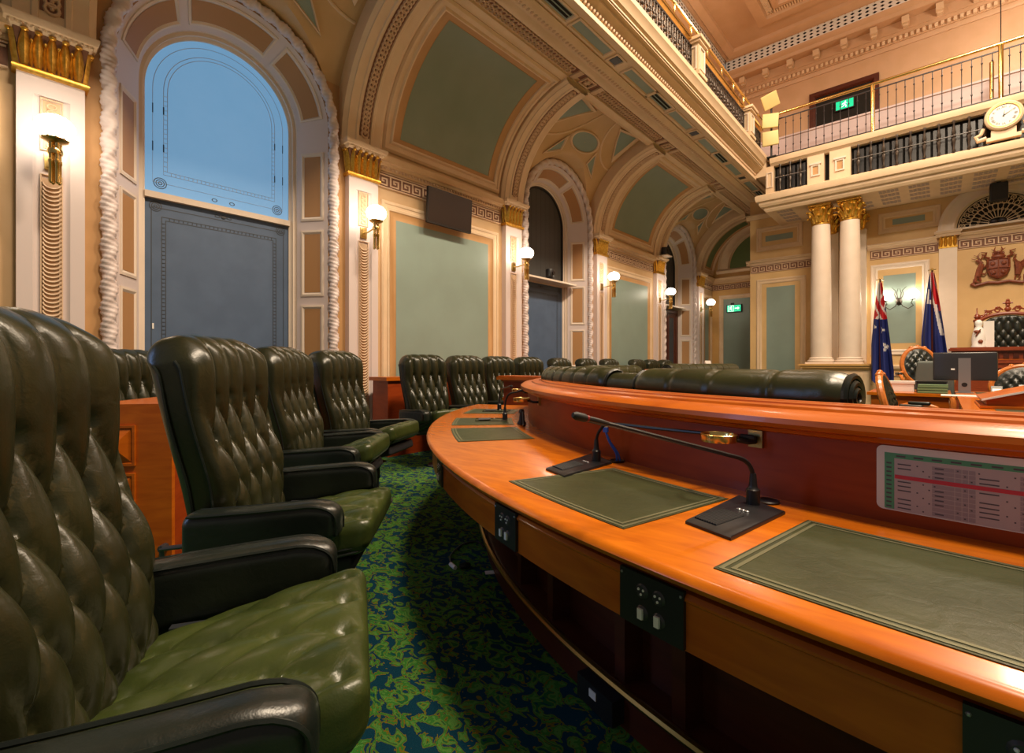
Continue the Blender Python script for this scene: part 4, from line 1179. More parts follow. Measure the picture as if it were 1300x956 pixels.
# side gallery: piers, ironwork panels, brass rails
PY = [-.53, 2.40, 5.33, 8.27, 11.20]
pn = ['hidden', 'first', 'nearer', 'pier', 'pier']
for i, y in enumerate(PY[2:]):
    lab = ['cream pier of the side gallery nearest the camera', 'cream panelled pier of the side gallery, left one in view', 'cream panelled pier of the side gallery near the cream floodlights'][i]
    t = thing('gallery_pier', lab, 'pier', (-3.2, y, 6.07), 'piers of the side gallery')
    bm = nb(); box(bm, -3.33, -3.07, y - .15, y + .15, 6.07, 6.62); obj('pier_body', bm, 'trimc', t)
    bm = nb(); box(bm, -3.36, -3.04, y - .18, y + .18, 6.07, 6.13); obj('pier_base', bm, 'trimc', t); bm = nb(); box(bm, -3.37, -3.03, y - .19, y + .19, 6.62, 6.66); box(bm, -3.40, -3.0, y - .22, y + .22, 6.66, 6.71); obj('pier_cap', bm, 'trimc', t)
    bm = nb()
    frame_map(bm, lambda u, v, h: Vector((-3.07 + h, u, v)), y - .11, y + .11, 6.18, 6.57, [(0, 0), (0, .02), (.02, .02), (.03, .004)])
    frame_map(bm, lambda u, v, h: Vector((-3.20 + u, y - .15 - h, v)), -.10, .10, 6.18, 6.57, [(0, 0), (0, .02), (.02, .02), (.03, .004)]); obj('pier_panel', bm, 'white', t)
for i in range(1, 5):
    y0 = PY[i] + .15; y1 = (PY + [12.45])[i + 1] - .15
    lab = ['black scrolled ironwork panel of the side gallery, cut by the top edge', 'black scrolled ironwork panel of the side gallery left of the first cream pier in view',
           'black scrolled ironwork panel of the side gallery between its two cream piers', 'short black ironwork panel at the far end of the side gallery'][i - 1]
    t = thing('ironwork_panel', lab, 'ironwork', (-3.2, (y0 + y1) / 2, 6.08), 'ironwork panels of the side gallery')
    bm = nb()
    for z in (6.10, 6.60): box(bm, -3.215, -3.185, y0, y1, z - .018, z + .018)
    for y in (y0 + .012, y1 - .012): box(bm, -3.215, -3.185, y - .012, y + .012, 6.08, 6.62)
    obj('iron_frame', bm, 'iron', t)
    bm = nb(); n = max(2, round((y1 - y0) / .19)); d = (y1 - y0) / n
    for q in range(n):
        c = y0 + (q + .5) * d
        def pt(u, z): return Vector((-3.2, c + u * d, z))
        tube(bm, [pt(-.5, 6.11), pt(-.5, 6.60)], .012, 5)
        for s in (-1, 1):
            tube(bm, [pt(s * .05, 6.12), pt(s * .36, 6.17), pt(s * .38, 6.27), pt(s * .15, 6.30), pt(s * .12, 6.23), pt(s * .22, 6.22)], .013, 5)
            tube(bm, [pt(s * .05, 6.58), pt(s * .36, 6.53), pt(s * .38, 6.43), pt(s * .15, 6.40), pt(s * .12, 6.47), pt(s * .22, 6.48)], .013, 5)
        tube(bm, [pt(0, 6.11), pt(0, 6.60)], .011, 5); ball(bm, pt(0, 6.35), (.03, .045, .045), 8, 5)
    obj('iron_scrollwork', bm, 'irong', t)
t = thing('brass_gallery_rail', 'double brass rail running along the top of the side gallery', 'railing', (-3.2, 5, 6.7))
bm = nb(); box(bm, -3.245, -3.155, -1, 12.4, 6.69, 6.74); obj('lower_rail', bm, 'brass', t)
bm = nb(); tube(bm, [(-3.2, -1, 6.97), (-3.2, 12.4, 6.97)], .026, 8); obj('handrail', bm, 'brass', t)
for y in PY:
    for s in (-.16, .62, 1.4, 2.1):
        if y + s > 12.4: continue
        bm = nb(); lathe(bm, [(.03, 6.74), (.018, 6.77), (.018, 6.92), (.03, 6.95)], (-3.2, y + s, 0), 8); obj('stanchion', bm, 'brass', t)

# cream floodlights at the gallery corner
t = thing('floodlight_stand', 'stand of three square cream floodlight heads at the gallery corner', 'floodlight', (-3.0, 12.3, 5.99))
bm = nb(); tube(bm, [(-2.98, 12.40, 5.99), (-2.98, 12.40, 7.3)], .022, 8); box(bm, -3.1, -2.86, 12.3, 12.5, 5.986, 6.01); obj('pole', bm, 'blackm', t)
for z, rx, ry in ((6.42, 8, 0), (6.83, 4, 4), (7.30, 35, -10)):
    T = Matrix.Translation((-2.98, 12.30, z)) @ Matrix.Rotation(rad(ry), 4, 'Y') @ Matrix.Rotation(rad(rx), 4, 'X') @ Matrix.Rotation(rad(20), 4, 'Z')
    bm = nb(); rbox(bm, (.17, .035, .16), .015, (1, 1, 1), 2, lambda p, d: T @ p); h = obj('lamp_head', bm, 'creamlamp', t)
    bm = nb(); box(bm, -.03, .03, .035, .09, -.03, .03, T); obj('head_bracket', bm, 'blackm', h)

# flags
def flag(label, px, py, z0, z1, seed, wmax, design):
    t = thing('flag', label, 'flag', (px, py, 0), 'flags by the far wall')
    bm = nb(); tube(bm, [(px, py, 0), (px, py, z1 + .05)], .016, 8)
    lathe(bm, [(.15, .0), (.15, .02), (.04, .05), (.02, .08)], (px, py, 0), 20); obj('pole', bm, 'woodd', t)
    bm = nb(); box(bm, px - .065, px + .065, py - .02, py + .02, z1 + .045, z1 + .062); ball(bm, (px, py, z1 + .075), .018, 8, 6); obj('finial', bm, 'brass', t)
    bm = nb(); NU, NV = 36, 100; rnd = random.Random(seed); ph = [rnd.uniform(0, 6) for _ in range(4)]
    V = []
    for j in range(NV + 1):
        v = j / NV; row = []
        wl_ = .03 + wmax * min(1, v * 1.6) ** .75 * .45; wr = .03 + wmax * min(1, v * 1.15) ** .9 * .75
        for i in range(NU + 1):
            s = i / NU
            x = px - wl_ + (wl_ + wr) * s
            y = py - .03 + (.03 + .05 * v) * sin(s * 15 + ph[0] + v * 1.2) + .02 * sin(s * 31 + ph[1])
            zb = z1 - (z1 - z0) * v * (1 - .05 * sin(s * 4 + ph[2]) * v)
            row.append(bm.verts.new((x, y, zb)))
        V.append(row)
    for j in range(NV):
        for i in range(NU):
            f = bm.faces.new((V[j][i], V[j][i + 1], V[j + 1][i + 1], V[j + 1][i])); f.material_index = design((i + .5) / NU, (j + .5) / NV)
    o = obj('cloth', bm, ['flagblue', 'flagred', 'flagwhite'], t, 80)
def star(s, v, cs, cv, r):
    a = math.atan2(v - cv, s - cs); d = math.hypot(s - cs, (v - cv) * 4)
    return d < r * (.62 + .38 * cos(7 * a))
def des_a(s, v):
    if v < .36:
        d = s * .6 - (v - .04) * 2.6 + .30
        if abs(d) < .12: return 1
        if abs(d) < .22: return 2
        e = (s - .5) * .9 + (v - .24) * 5
        if abs(e) < .25: return 1
        if abs(e) < .42: return 2
        if v < .18: return 2 if s < .6 else 1
        return 0
    if star(s, v, .62, .46, .12) or star(s, v, .15, .44, .1) or star(s, v, .72, .62, .16): return 2
    return 0
def des_b(s, v):
    if v < .30:
        e = (s - .42) - (v - .12) * 1.4
        if .0 < e < .42: return 1
        if -.10 < e <= 0 or .42 <= e < .52: return 2
        if v < .1: return 1 if s > .4 else 0
        if abs(s - .18) < .07 and v > .16: return 2
        if abs(v - .285) < .02 and s > .3: return 2
        return 0
    if v < .58 and s > .56 + (v - .3) * .9 and s < .80 + (v - .3) * .6: return 2
    if v < .36 and s > .85: return 1
    return 0
flag('dark blue flag with red and white top hanging by the white columns', -.934, 12.2, .74, 2.805, 3, .26, des_a)
flag('dark blue flag with red upper corner and white strip beside the carved crest', -.15, 13.0, .85, 3.02, 8, .31, des_b)
# ================================================================== FURNITURE
# viewing geometry used to turn a photo pixel into a point on a real plane
FPX, YH, EYE = 604.0, 462.0, 1.15
AC = math.atan(546 / 604.0); SA, CA = sin(AC), cos(AC)
def on_z(x, y, z):
    u, v = (x - 650) / FPX, (YH - y) / FPX; t = (z - EYE) / v
    return Vector(((-SA + u * CA) * t, (CA + u * SA) * t, z))
def cam_pt(xc, t, z): return Vector((-SA * t + CA * xc, CA * t + SA * xc, z))
C0 = (.36, 5.0)
def pol(r, a, z=0): return Vector((C0[0] + r * cos(rad(a)), C0[1] + r * sin(rad(a)), z))
def spline(P, n=8):
    P = [Vector(p) for p in P]; out = []
    for i in range(len(P) - 1):
        p0, p1, p2, p3 = P[max(i - 1, 0)], P[i], P[i + 1], P[min(i + 2, len(P) - 1)]
        for q in range(n):
            t = q / n
            out.append(.5 * ((2 * p1) + (p2 - p0) * t + (2 * p0 - 5 * p1 + 4 * p2 - p3) * t * t + (3 * p1 - p0 - 3 * p2 + p3) * t ** 3))
    out.append(P[-1]); return out

# ------------------------------------------------------------------ tufted leather armchair
def tuft(y, z, du, dv, z0, off=.5, upper=True):
    """(fullness 0..1, button 0..1) of a diamond tufted surface"""
    p = y / du + off; q = (z0 - z) / dv
    if q < 0:
        h = abs(sin(PI * p)) if upper else 1; b = 0
        kk = round(p); b = math.exp(-(((p - kk) * du) ** 2 + (z0 - z) ** 2) / .00028)
        return h ** .5, b
    h = math.sqrt(abs(sin(PI * (p - q / 2)) * sin(PI * (p + q / 2))))
    qi = round(q); o = 0 if qi % 2 == 0 else .5
    pk = round(p - o) + o
    b = math.exp(-(((p - pk) * du) ** 2 + ((q - qi) * dv) ** 2) / .00028)
    return h ** .62, b
def sm(a, b, x):
    t = max(0, min(1, (x - a) / (b - a))); return t * t * (3 - 2 * t)

TILT = rad(13)
HB_ = .43
def back_pt(p, d):
    s = p.z + HB_; v = s / (2 * HB_)
    x, y = p.x, p.y
    w = .88 + .14 * sm(0, .75, v) - .02 * sm(.85, 1, v)
    y *= w
    fr = max(0, d.x) ** 1.5
    edge = abs(p.y) / .31
    h, b = tuft(p.y, s, .122, .145, .60)
    m = fr * (1 - sm(.80, .95, edge)) * sm(.03, .10, s) * (1 - .75 * sm(.76, .83, s))
    x += m * (-.046 * (1 - h) - .018 * b + .02)
    if d.x > -.2: x += .036 * math.exp(-((v - .84) / .15) ** 2) * sm(-.2, .5, d.x) + .028 * math.exp(-((v - .28) / .2) ** 2) * sm(-.2, .5, d.x)
    x += .030 * edge ** 4 * sm(.05, .4, v) * (1 - sm(.85, 1, v))
    if edge > .55: s -= .06 * ((edge - .55) / .45) ** 2 * sm(.75, 1, v)
    # top pleats
    top = max(0, d.z)
    if top > 0: s -= .012 * top * (1 - abs(sin(PI * (p.y / .122 + .5))) ** .5)
    return Vector((-.25 + x * cos(TILT) - s * sin(TILT), y, .42 + s * cos(TILT) + x * sin(TILT)))
STILT = rad(-7)
def seat_pt(p, d):
    x, y, z = p
    ex, ey = abs(x) / .29, abs(y) / .285
    if d.z > 0:
        f = d.z ** 1.5
        h, b = tuft(y, x + .3, .145, .145, .55, .5, True)
        m = f * (1 - sm(.84, .98, ey)) * (1 - sm(.86, 1, ex))
        z += .022 * f * (1 - ey ** 3) * (1 - ex ** 3) - m * (.030 * (1 - h) + .012 * b)
    if d.x > 0: x += .012 * d.x
    return Vector((.045 + x * cos(STILT) + z * sin(STILT) * -1, y, .452 - x * sin(STILT) + z * cos(STILT)))
def arm_pt(side):
    def f(p, d):
        x, y, z = p
        t = (x + .28) / .56
        if z < 0: z *= 1 + .45 * (1 - t) - .30 * sm(.55, 1, t)
        z += .035 * (t - .5) - .018 * sm(.8, 1, t) * (z > 0)
        y += side * .012 * sin(PI * t)
        return Vector((-.03 + x, side * .348 + y, .572 + z))
    return f
def make_chair():
    t = thing('member_armchair', 'x', 'armchair', (0, 0, 0), 'green leather members armchairs', True)
    bm = nb(); rbox(bm, (.085, .31, HB_), .072, (3, 58, 60), 5, back_pt); b = obj('backrest', bm, 'leather', t, 70)
    bm = nb()
    for off in (.030, -.048):
        for s in (-1, 1):
            P = [back_pt(Vector((off, s * .306, z - HB_)), Vector((0, s, 0))) + Vector((0, s * .003, 0)) for z in lin(.02, 2 * HB_ - .07, 26)]
            tube(bm, P, .0055, 6); obj('piping', bm, 'leatherd', b); bm = nb()
    bm = nb(); rbox(bm, (.29, .285, .070), .05, (40, 40, 2), 4, seat_pt); st = obj('seat', bm, 'leathers', t, 70)
    bm = nb()
    for zz in (-.05, -.032):
        lp = [(x, s) for x, s in ()]
        pr = []
        for a in lin(0, 2 * PI, 48)[:-1]:
            ca, sa = cos(a), sin(a)
            pr.append(seat_pt(Vector((math.copysign(abs(ca) ** .22, ca) * .288, math.copysign(abs(sa) ** .22, sa) * .284, zz)), Vector((0, 0, -1))))
        tube(bm, pr, .0055, 5, True)
        obj('piping', bm, 'leatherd', st); bm = nb()
    for s in (-1, 1):
        f = arm_pt(s)
        bm = nb(); rbox(bm, (.28, .052, .082), .042, (14, 2, 4), 4, f); a = obj('armrest', bm, 'leatherd', t, 70)
        bm = nb()
        for e in (-1, 1):
            tube(bm, [f(Vector((x, e * .047, .072)), Vector((0, 0, 1))) + Vector((0, 0, .0015)) for x in lin(-.25, .22, 20)] +
                 [f(Vector((.22 + .052 * sin(q), e * .047, .030 + .042 * cos(q))), Vector((0, 0, 1))) for q in lin(.2, PI / 2, 6)] +
                 [f(Vector((.274, e * .047, z)), Vector((1, 0, 0))) for z in lin(.02, -.05, 5)], .005, 5); obj('stitched_piping', bm, 'leatherd', a); bm = nb()
        bm = nb(); box(bm, -.16, -.04, s * .285 - .012, s * .285 + .012, .38, .50); obj('arm_bracket', bm, 'steel', t)
    bm = nb(); rbox(bm, (.235, .235, .035), .02, (2, 2, 2), 2, lambda p, d: p + Vector((.03, 0, .365))); obj('seat_pan', bm, 'blackm', t)
    bm = nb(); lathe(bm, [(.15, .004), (.155, .01), (.15, .02), (.05, .035), (.038, .05), (.036, .20), (.046, .205), (.046, .33), (.10, .34)], (0, 0, 0), 20); obj('pedestal', bm, 'steel', t)
    return t
chair0 = make_chair()
def chair(i, x, y, rz, label, group='green leather members armchairs'):
    c = chair0 if i == 0 else copy_tree(chair0)
    c.location = (x, y, 0); c.scale = (.94, .94, 1); c.rotation_euler = (0, 0, rad(rz)); c['label'] = label; c['group'] = group
    a = rad({0: 6, 1: 2, 2: 13, 3: 13, 4: 12, 5: 8}.get(i, 0))
    if a:
        for ch in c.children:
            if ch.name.startswith('seat'):
                R = Matrix.Rotation(-a, 3, 'Y'); pv = Vector((-.22, 0, .40))
                ch.rotation_euler = (0, -a, 0); ch.location = pv - R @ pv
def front_chair(i, fx, fy, rz, label):
    chair(i, fx - .345 * cos(rad(rz)), fy - .345 * sin(rad(rz)), rz, label)
chair(0, -1.108, .302, 60, 'nearest green leather tufted armchair, cut by the left edge of the photo')
chair(1, -1.99, .90, 47.5, 'second nearest green leather tufted armchair, right of the wooden row end')
chair(2, -2.95, 1.55, 44, 'third green leather tufted armchair from the camera')
chair(3, -3.486, 2.162, 30, 'fourth green leather armchair from the camera, last before the aisle gap')
chair(4, -4.22, 3.46, -4, 'green leather armchair just past the aisle gap, first of the far four')
chair(5, -4.30, 4.23, 0, 'second green leather armchair past the aisle gap')
chair(6, -4.42, 4.98, 0, 'third green leather armchair past the aisle gap')
chair(7, -4.50, 5.76, 0, 'fourth green leather armchair past the aisle gap, beside the end of the curved ledge')
chair(8, -4.36, .95, 40, 'dark green leather armchair behind the wooden row end, under the big blue window')
for i, (y, lab) in enumerate(((7.30, 'left chair back of the trio under the charcoal niche window'), (8.22, 'middle chair back of the trio under the charcoal niche window'), (9.12, 'right chair back of the trio, before the second tall green panel'),
                              (10.40, 'left chair back of the far trio near the dark wooden door'), (11.15, 'middle chair back of the far trio near the dark wooden door'), (11.95, 'right chair back of the far trio near the dark wooden door'))):
    chair(9 + i, -5.03, y, 0, lab, 'chairs in the back row by the wall')

# ------------------------------------------------------------------ curved members' desk
A0, A1 = 204.5, 286
desk = thing('members_desk', 'long curved polished wooden desk with green leather insets and raised ledge', 'desk', tuple(pol(3.8, 250)))
N = 90
bm = nb(); arc_sweep(bm, [(3.46, .715), (3.46, .75), (4.155, .75), (4.17, .744), (4.176, .733), (4.17, .722), (4.155, .715)], A0, A1, N); obj('desk_top', bm, 'woodtop', desk)
bm = nb(); arc_sweep(bm, [(4.09, .585), (4.09, .715), (4.105, .715), (4.105, .698), (4.14, .698), (4.147, .69), (4.147, .685), (4.142, .68), (4.142, .585)], A0, A1, N); obj('apron', bm, 'wood', desk)
bm = nb(); arc_sweep(bm, [(3.42, 0), (3.42, .985), (3.50, .985), (3.50, 0)], A0, A1, N); obj('parapet', bm, 'woodred', desk)
led = [(3.27, .98), (3.27, 1.022), (3.285, 1.03), (3.33, 1.03), (3.333, 1.024), (3.34, 1.024), (3.343, 1.03), (3.40, 1.03), (3.403, 1.022), (3.415, 1.022), (3.42, 1.026), (3.47, 1.024), (3.475, 1.016), (3.49, 1.016), (3.535, 1.008), (3.555, .995), (3.558, .98), (3.55, .968), (3.535, .962), (3.52, .962), (3.512, .95), (3.50, .945), (3.42, .945), (3.42, .98)]
bm = nb(); arc_sweep(bm, led, A0, A1, N); obj('ledge', bm, 'wood', desk, 30)
bm = nb(); arc_sweep(bm, [(3.68, .10), (3.68, .71), (3.71, .71), (3.71, .10)], A0, A1, N); obj('modesty_panel', bm, 'woodd', desk)
bm = nb(); arc_sweep(bm, [(3.50, 0), (3.50, .12), (3.80, .12), (3.815, .11), (3.815, 0)], A0, A1, N); obj('plinth', bm, 'woodd', desk)
bm = nb()
tube(bm, [pol(3.845, a, .145) for a in lin(A0 + 1, A1 - 1, 80)], .014, 8)
obj('foot_rail', bm, 'abrass', desk)
for a in (207, 218.5, 230, 241, 246, 252.5, 256, 264, 270, 280):
    bm = nb(); d = .35
    loft(bm, [[pol(r, a - d, z) for r, z in ((3.70, .11), (3.79, .11), (3.79, .70), (3.70, .70))], [pol(r, a + d, z) for r, z in ((3.70, .11), (3.79, .11), (3.79, .70), (3.70, .70))]])
    obj('partition', bm, 'woodd', desk)
for a in (A0 - .2, A1 + .2):
    bm = nb()
    loft(bm, [[pol(r, a - .3, z) for r, z in ((3.42, 0), (4.12, 0), (4.12, .714), (3.42, .714))], [pol(r, a + .3, z) for r, z in ((3.42, 0), (4.12, 0), (4.12, .714), (3.42, .714))]]); obj('end_panel', bm, 'woodred', desk)
# leather insets
def fdsk(a, r, h): return pol(r, a, .75 + h)
for a0, a1, ra, rb in ((260.3, 267.6, 3.645, 4.105), (249.1, 256.8, 3.625, 4.075), (229.6, 237.0, 3.62, 4.03), (221.6, 227.6, 3.62, 4.03), (211.2, 217.0, 3.62, 4.03), (271.5, 279, 3.64, 4.08)):
    bm = nb(); slab_map(bm, fdsk, a0, a1, ra, rb, -.002, .0022, 12, 1); p = obj('leather_inset', bm, 'padl', desk)
    k = 180 / PI / 3.85
    bm = nb()
    for o in (.006, .022):
        frame_map(bm, fdsk, a0 + o * k, a1 - o * k, ra + o, rb - o, [(0, .0022), (0, .0034), (.008, .0034), (.008, .0022)], 12, 1, k, 1)
    obj('tooled_border', bm, 'padedge', p)
# power outlets in the apron
def fap(a, z, h): return pol(4.145 + h, a, z)
for a0, a1 in ((249.8, 251.7), (257.6, 259.8), (265.3, 267.3), (238.6, 240.4)):
    bm = nb(); slab_map(bm, fap, a0, a1, .588, .703, -.004, .006, 3, 1); p = obj('power_outlet', bm, 'black', desk)
    bm = nb()
    for i in range(2):
        for j in range(2):
            a = a0 + (a1 - a0) * (.38 + .26 * i); z = .622 + .046 * j
            kk = 180 / PI / 4.15
            ring_map(bm, fap, a, z, .016 * kk, .016, [(0, .006), (.004 * kk, .010), (.015 * kk, .009)], 14)
            if j == 0:
                bw = nb(); slab_map(bw, fap, a - .006 * kk, a + .006 * kk, z - .011, z + .011, .009, .015); obj('switch', bw, 'whitep', p)
            else:
                for s in (-1, 1): ball(bm, fap(a + s * .006 * kk, z + .004, .010), .003, 6, 4, None, 1)
                ball(bm, fap(a, z - .006, .010), .003, 6, 4, None, 1)
    for a in (a0 + .08, a1 - .08):
        bw = nb(); ball(bw, fap(a, .692, .006), .0035, 6, 4); obj('screw', bw, 'alu', p)
    obj('socket', bm, ['mon', 'whitep'], p)
bm = nb(); slab_map(bm, lambda a, z, h: pol(3.815 + h, a, z), 250.6, 253.2, .02, .10, 0, .05, 2, 1); q = obj('floor_box', bm, 'black', desk)
bm = nb(); slab_map(bm, lambda a, z, h: pol(3.866 + h, a, z), 251.6, 252.1, .06, .085, 0, .003); obj('floor_box_label', bm, 'whitec', q)

# cup holders on the parapet
for i, (a, zz, lab) in enumerate(((256.9, .925, 'brass cup-holder ring on the parapet by the second microphone head'), (231.6, .930, 'brass cup-holder ring on the parapet at the middle of the curve'), (215.5, .93, 'small brass cup-holder ring near the far end of the curved parapet'))):
    t = thing('cup_holder', lab, 'cup holder', tuple(pol(3.6, a, zz - .02)), 'brass cup holders on the curved desk')
    u = -.85; c = pol(3.60, a + u, zz)
    bm = nb(); lathe(bm, [(.046, -.012), (.051, -.012), (.053, -.004), (.053, .010), (.050, .012), (.047, .008), (.046, -.012)], tuple(c), 28); obj('ring', bm, 'brass', t)
    bm = nb(); slab_map(bm, lambda s, z, h: pol(3.50 + h, s, z), a - .15, a + .55, zz - .03, zz + .022, 0, .012); obj('wall_plate', bm, 'abrass', t)
    bm = nb(); tube(bm, [pol(3.512, a + .2, zz - .012), pol(3.54, a + .1, zz - .012), pol(3.56, a - .45, zz - .006)], .008, 6); obj('ring_arm', bm, 'iron', t)

# gooseneck microphones
def mic(label, base, plate, tip, dz=.105, k=.16, hl=.10):
    """base: foot of the stem; plate: four corners on the desk; tip: end of the head"""
    base, tip = Vector(base), Vector(tip)
    t = thing('gooseneck_microphone', label, 'microphone', tuple(base), 'gooseneck microphones on the curved desk')
    zb = .757
    bm = nb()
    P = [Vector(p) for p in plate]; c = sum(P, Vector()) / 4
    loft(bm, [[Vector((p.x, p.y, .7505)) for p in P], [Vector((p.x, p.y, zb)) for p in P], [c + (Vector((p.x, p.y, zb + .003)) - c) * .97 for p in P]]); pl = obj('base_plate', bm, 'black', t)
    e1, e2 = P[1] - P[0], P[3] - P[0]
    bm = nb()
    for i in range(9):
        u = .10 + i * .055
        q0 = P[0] + e1 * u + e2 * .10; q1 = P[0] + e1 * (u + .14) + e2 * .48
        tube(bm, [Vector((q0.x, q0.y, zb + .004)), Vector((q1.x, q1.y, zb + .004))], .0035, 5)
    obj('speaker_slot', bm, 'blackm', pl)
    bm = nb()
    for u, v in ((.46, .60), (.55, .60), (.64, .60)):
        q = P[0] + e1 * u + e2 * v; ball(bm, (q.x, q.y, zb + .004), (.007, .005, .003), 8, 4)
    obj('talk_button', bm, 'alu', pl)
    bm = nb(); lathe(bm, [(.018, .757), (.018, .80), (.012, .806), (.011, .812), (.008, .845)], (base.x, base.y, 0), 14); obj('stem_socket', bm, 'black', t)
    d = (tip - base); d.z = 0; L = d.length; d.normalize()
    z0 = .84
    zt = tip.z
    S = [base + Vector((0, 0, .78 - base.z)), base + Vector((0, 0, z0 - base.z)), base + d * (L * k * .28) + Vector((0, 0, z0 + dz * .62 - base.z)), base + d * (L * k) + Vector((0, 0, z0 + dz - base.z))]
    e = tip - S[-1]; ed = e.normalized()
    S += [S[-1] + e * .4, tip - ed * hl]
    bm = nb(); tube(bm, spline(S, 10), .0062, 8); obj('gooseneck', bm, 'black', t)
    bm = nb(); q = tip - ed * hl
    tube(bm, [q - ed * .02, q, q + ed * .02, q + ed * (hl * .5)], [.0055, .0075, .008, .008], 10); h = obj('head', bm, 'black', t)
    bm = nb(); tube(bm, [q + ed * (hl * .5), q + ed * (hl * .56)], .0086, 10); obj('red_ring', bm, 'micred', h)['label'] = 'red light ring'
    bm = nb(); tube(bm, [q + ed * (hl * .56), q + ed * (hl * .62), tip - ed * .008, tip], [.008, .0098, .0098, .006], 12); obj('windscreen', bm, 'blackm', h)
def plate_px(*pts): return [on_z(x, y, .75) for x, y in pts]
mic('black gooseneck microphone in the foreground, arching left over the desk', on_z(956, 644, .75), plate_px((870, 665), (928, 687), (997, 653), (938, 632)), cam_pt(.138, 1.08, 1.034), .068, .19, .085)
mic('black gooseneck microphone behind the second leather inset, bent to the right', on_z(757, 588, .75), plate_px((693, 597), (717, 607), (777, 589), (752, 578)), cam_pt(.735, 1.44, .925), .075, .12)
mic('far black microphone rising beside the third leather inset', on_z(641, 534, .75), [pol(3.88, 224.6), pol(3.88, 222.2), pol(3.66, 222.2), pol(3.66, 224.6)], cam_pt(.115, 3.2, .985), .10, .2)
mic('farthest black microphone, near the far end of the curved desk', on_z(634, 521, .75), [pol(3.90, 214.8), pol(3.90, 212.4), pol(3.68, 212.4), pol(3.68, 214.8)], cam_pt(.0, 3.75, .975), .10, .2)

# cable grommets
for a, r, lab in ((258.1, 3.56, 'black oval cable grommet right of the foreground microphone'), (247.6, 3.535, 'black cable grommet with the blue cable rising from it')):
    c = pol(r, a, .7505)
    bm = nb(); lathe(bm, [(.012, 0), (.030, 0), (.032, .004), (.027, .007), (.022, .004), (.010, .003)], tuple(c), 24)
    solo('cable_grommet', bm, 'black', lab, 'grommet')
c = pol(3.535, 247.6, .754)
t = thing('network_cable', 'bright blue network cable standing up from the desk grommet', 'cable', tuple(c))
bm = nb(); P = spline([c, c + Vector((-.004, 0, .03)), c + Vector((-.028, -.012, .075)), c + Vector((-.040, -.02, .115))], 6); tube(bm, P, .0042, 6); tube(bm, [p + Vector((.012, .004, 0)) * (1 - i / len(P)) for i, p in enumerate(P)], .0036, 6); obj('cord', bm, 'blue', t)
bm = nb(); e = P[-1]; box(bm, e.x - .009, e.x + .009, e.y - .007, e.y + .007, e.z, e.z + .02); obj('plug_boot', bm, 'blue', t)
bm = nb(); box(bm, e.x - .007, e.x + .007, e.y - .006, e.y + .006, e.z + .02, e.z + .035); obj('plug', bm, 'plaster', t)
c = pol(3.57, 227.2, .7505)
t = thing('desk_cable', 'black cable stub drooping from the parapet onto the far desk', 'cable', tuple(c))
bm = nb(); tube(bm, spline([c + Vector((0, .0, .005)), c + Vector((.0, .01, .06)), c + Vector((.03, -.02, .08)), c + Vector((.07, -.06, .02)), c + Vector((.09, -.08, .006))], 6), .008, 6); obj('cord', bm, 'black', t)
bm = nb(); lathe(bm, [(.03, 0), (.03, .01), (.018, .03), (.014, .07), (.02, .08), (.012, .10)], tuple(c), 12); obj('cable_boss', bm, 'blackm', t)

# laminated calendar card on the parapet
def fpp(a, z, h): return pol(3.5 + h, a, z)
t = thing('calendar_card', 'white laminated sitting calendar with green header and red stripe on the parapet', 'card', tuple(pol(3.51, 266, .785)))
K = 180 / PI / 3.5
ca0, ca1, cz0, cz1 = 262.05, 268.6, .783, .944
bm = nb(); rr = .014; us = []
for q in lin(0, PI / 2, 6): us.append((ca0 + rr * K * (1 - cos(q)), rr * (1 - sin(q))))
us += [(u, 0) for u in lin(ca0 + rr * K, ca1 - rr * K, 30)[1:-1]]
for q in lin(PI / 2, 0, 6): us.append((ca1 - rr * K * (1 - cos(q)), rr * (1 - sin(q))))
loft(bm, [[fpp(u, cz0 + d, .0006), fpp(u, cz0 + d, .003), fpp(u, cz1 - d, .003), fpp(u, cz1 - d, .0006)] for u, d in us])
obj('card', bm, 'whitec', t, 30)
bm = nb(); slab_map(bm, fpp, ca0 + .27, ca1 - .2, .914, .927, .003, .0034, 8, 1); slab_map(bm, fpp, ca0 + .27, ca0 + .59, .787, .914, .003, .0034); obj('green_header', bm, 'paperg', t)
bm = nb(); b2 = nb(); b3 = nb(); bt = nb()
cols = [(.62, 1.22, 0), (1.24, 1.40, 0), (1.42, 1.58, 0), (1.60, 1.74, 0), (1.76, 2.40, 1), (2.42, 2.60, 1), (2.62, 2.78, 1), (2.80, 2.98, 1), (3.0, 3.7, 0), (3.72, 3.9, 0), (3.92, 4.1, 0), (4.12, 4.7, 1), (4.72, 4.9, 1), (4.92, 5.9, 0)]
for i in range(11):
    z = .905 - i * .0108
    for u0, u1, d in cols:
        slab_map(bt, fpp, ca0 + u0, ca0 + u1, z - .0095, z, .003, .0034, 1, 1, 1 if d else 0)
        if u1 - u0 > .3 and (i * 7 + int(u0 * 10)) % 5: slab_map(bt, fpp, ca0 + u0 + .08, ca0 + u1 - .1 * (1 + (i * 3 + int(u0 * 10)) % 3), z - .006, z - .003, .0030, .0037, 1, 1, 2)
        elif (i + int(u0 * 10)) % 3 == 0: slab_map(bt, fpp, ca0 + u0 + .05, ca0 + u0 + .1, z - .006, z - .003, .0030, .0037, 1, 1, 2)
    if i % 1 == 0: slab_map(bt, fpp, ca0 + .33, ca0 + .50, z - .006, z - .002, .0030, .0037, 1, 1, 2)
for u in lin(.65, 5.6, 9): slab_map(bt, fpp, ca0 + u, ca0 + u + .3, .918, .922, .0030, .0037, 1, 1, 2)
slab_map(bt, fpp, ca0 + .30, ca1 - .2, .785, .9135, .003, .0032, 10, 1)
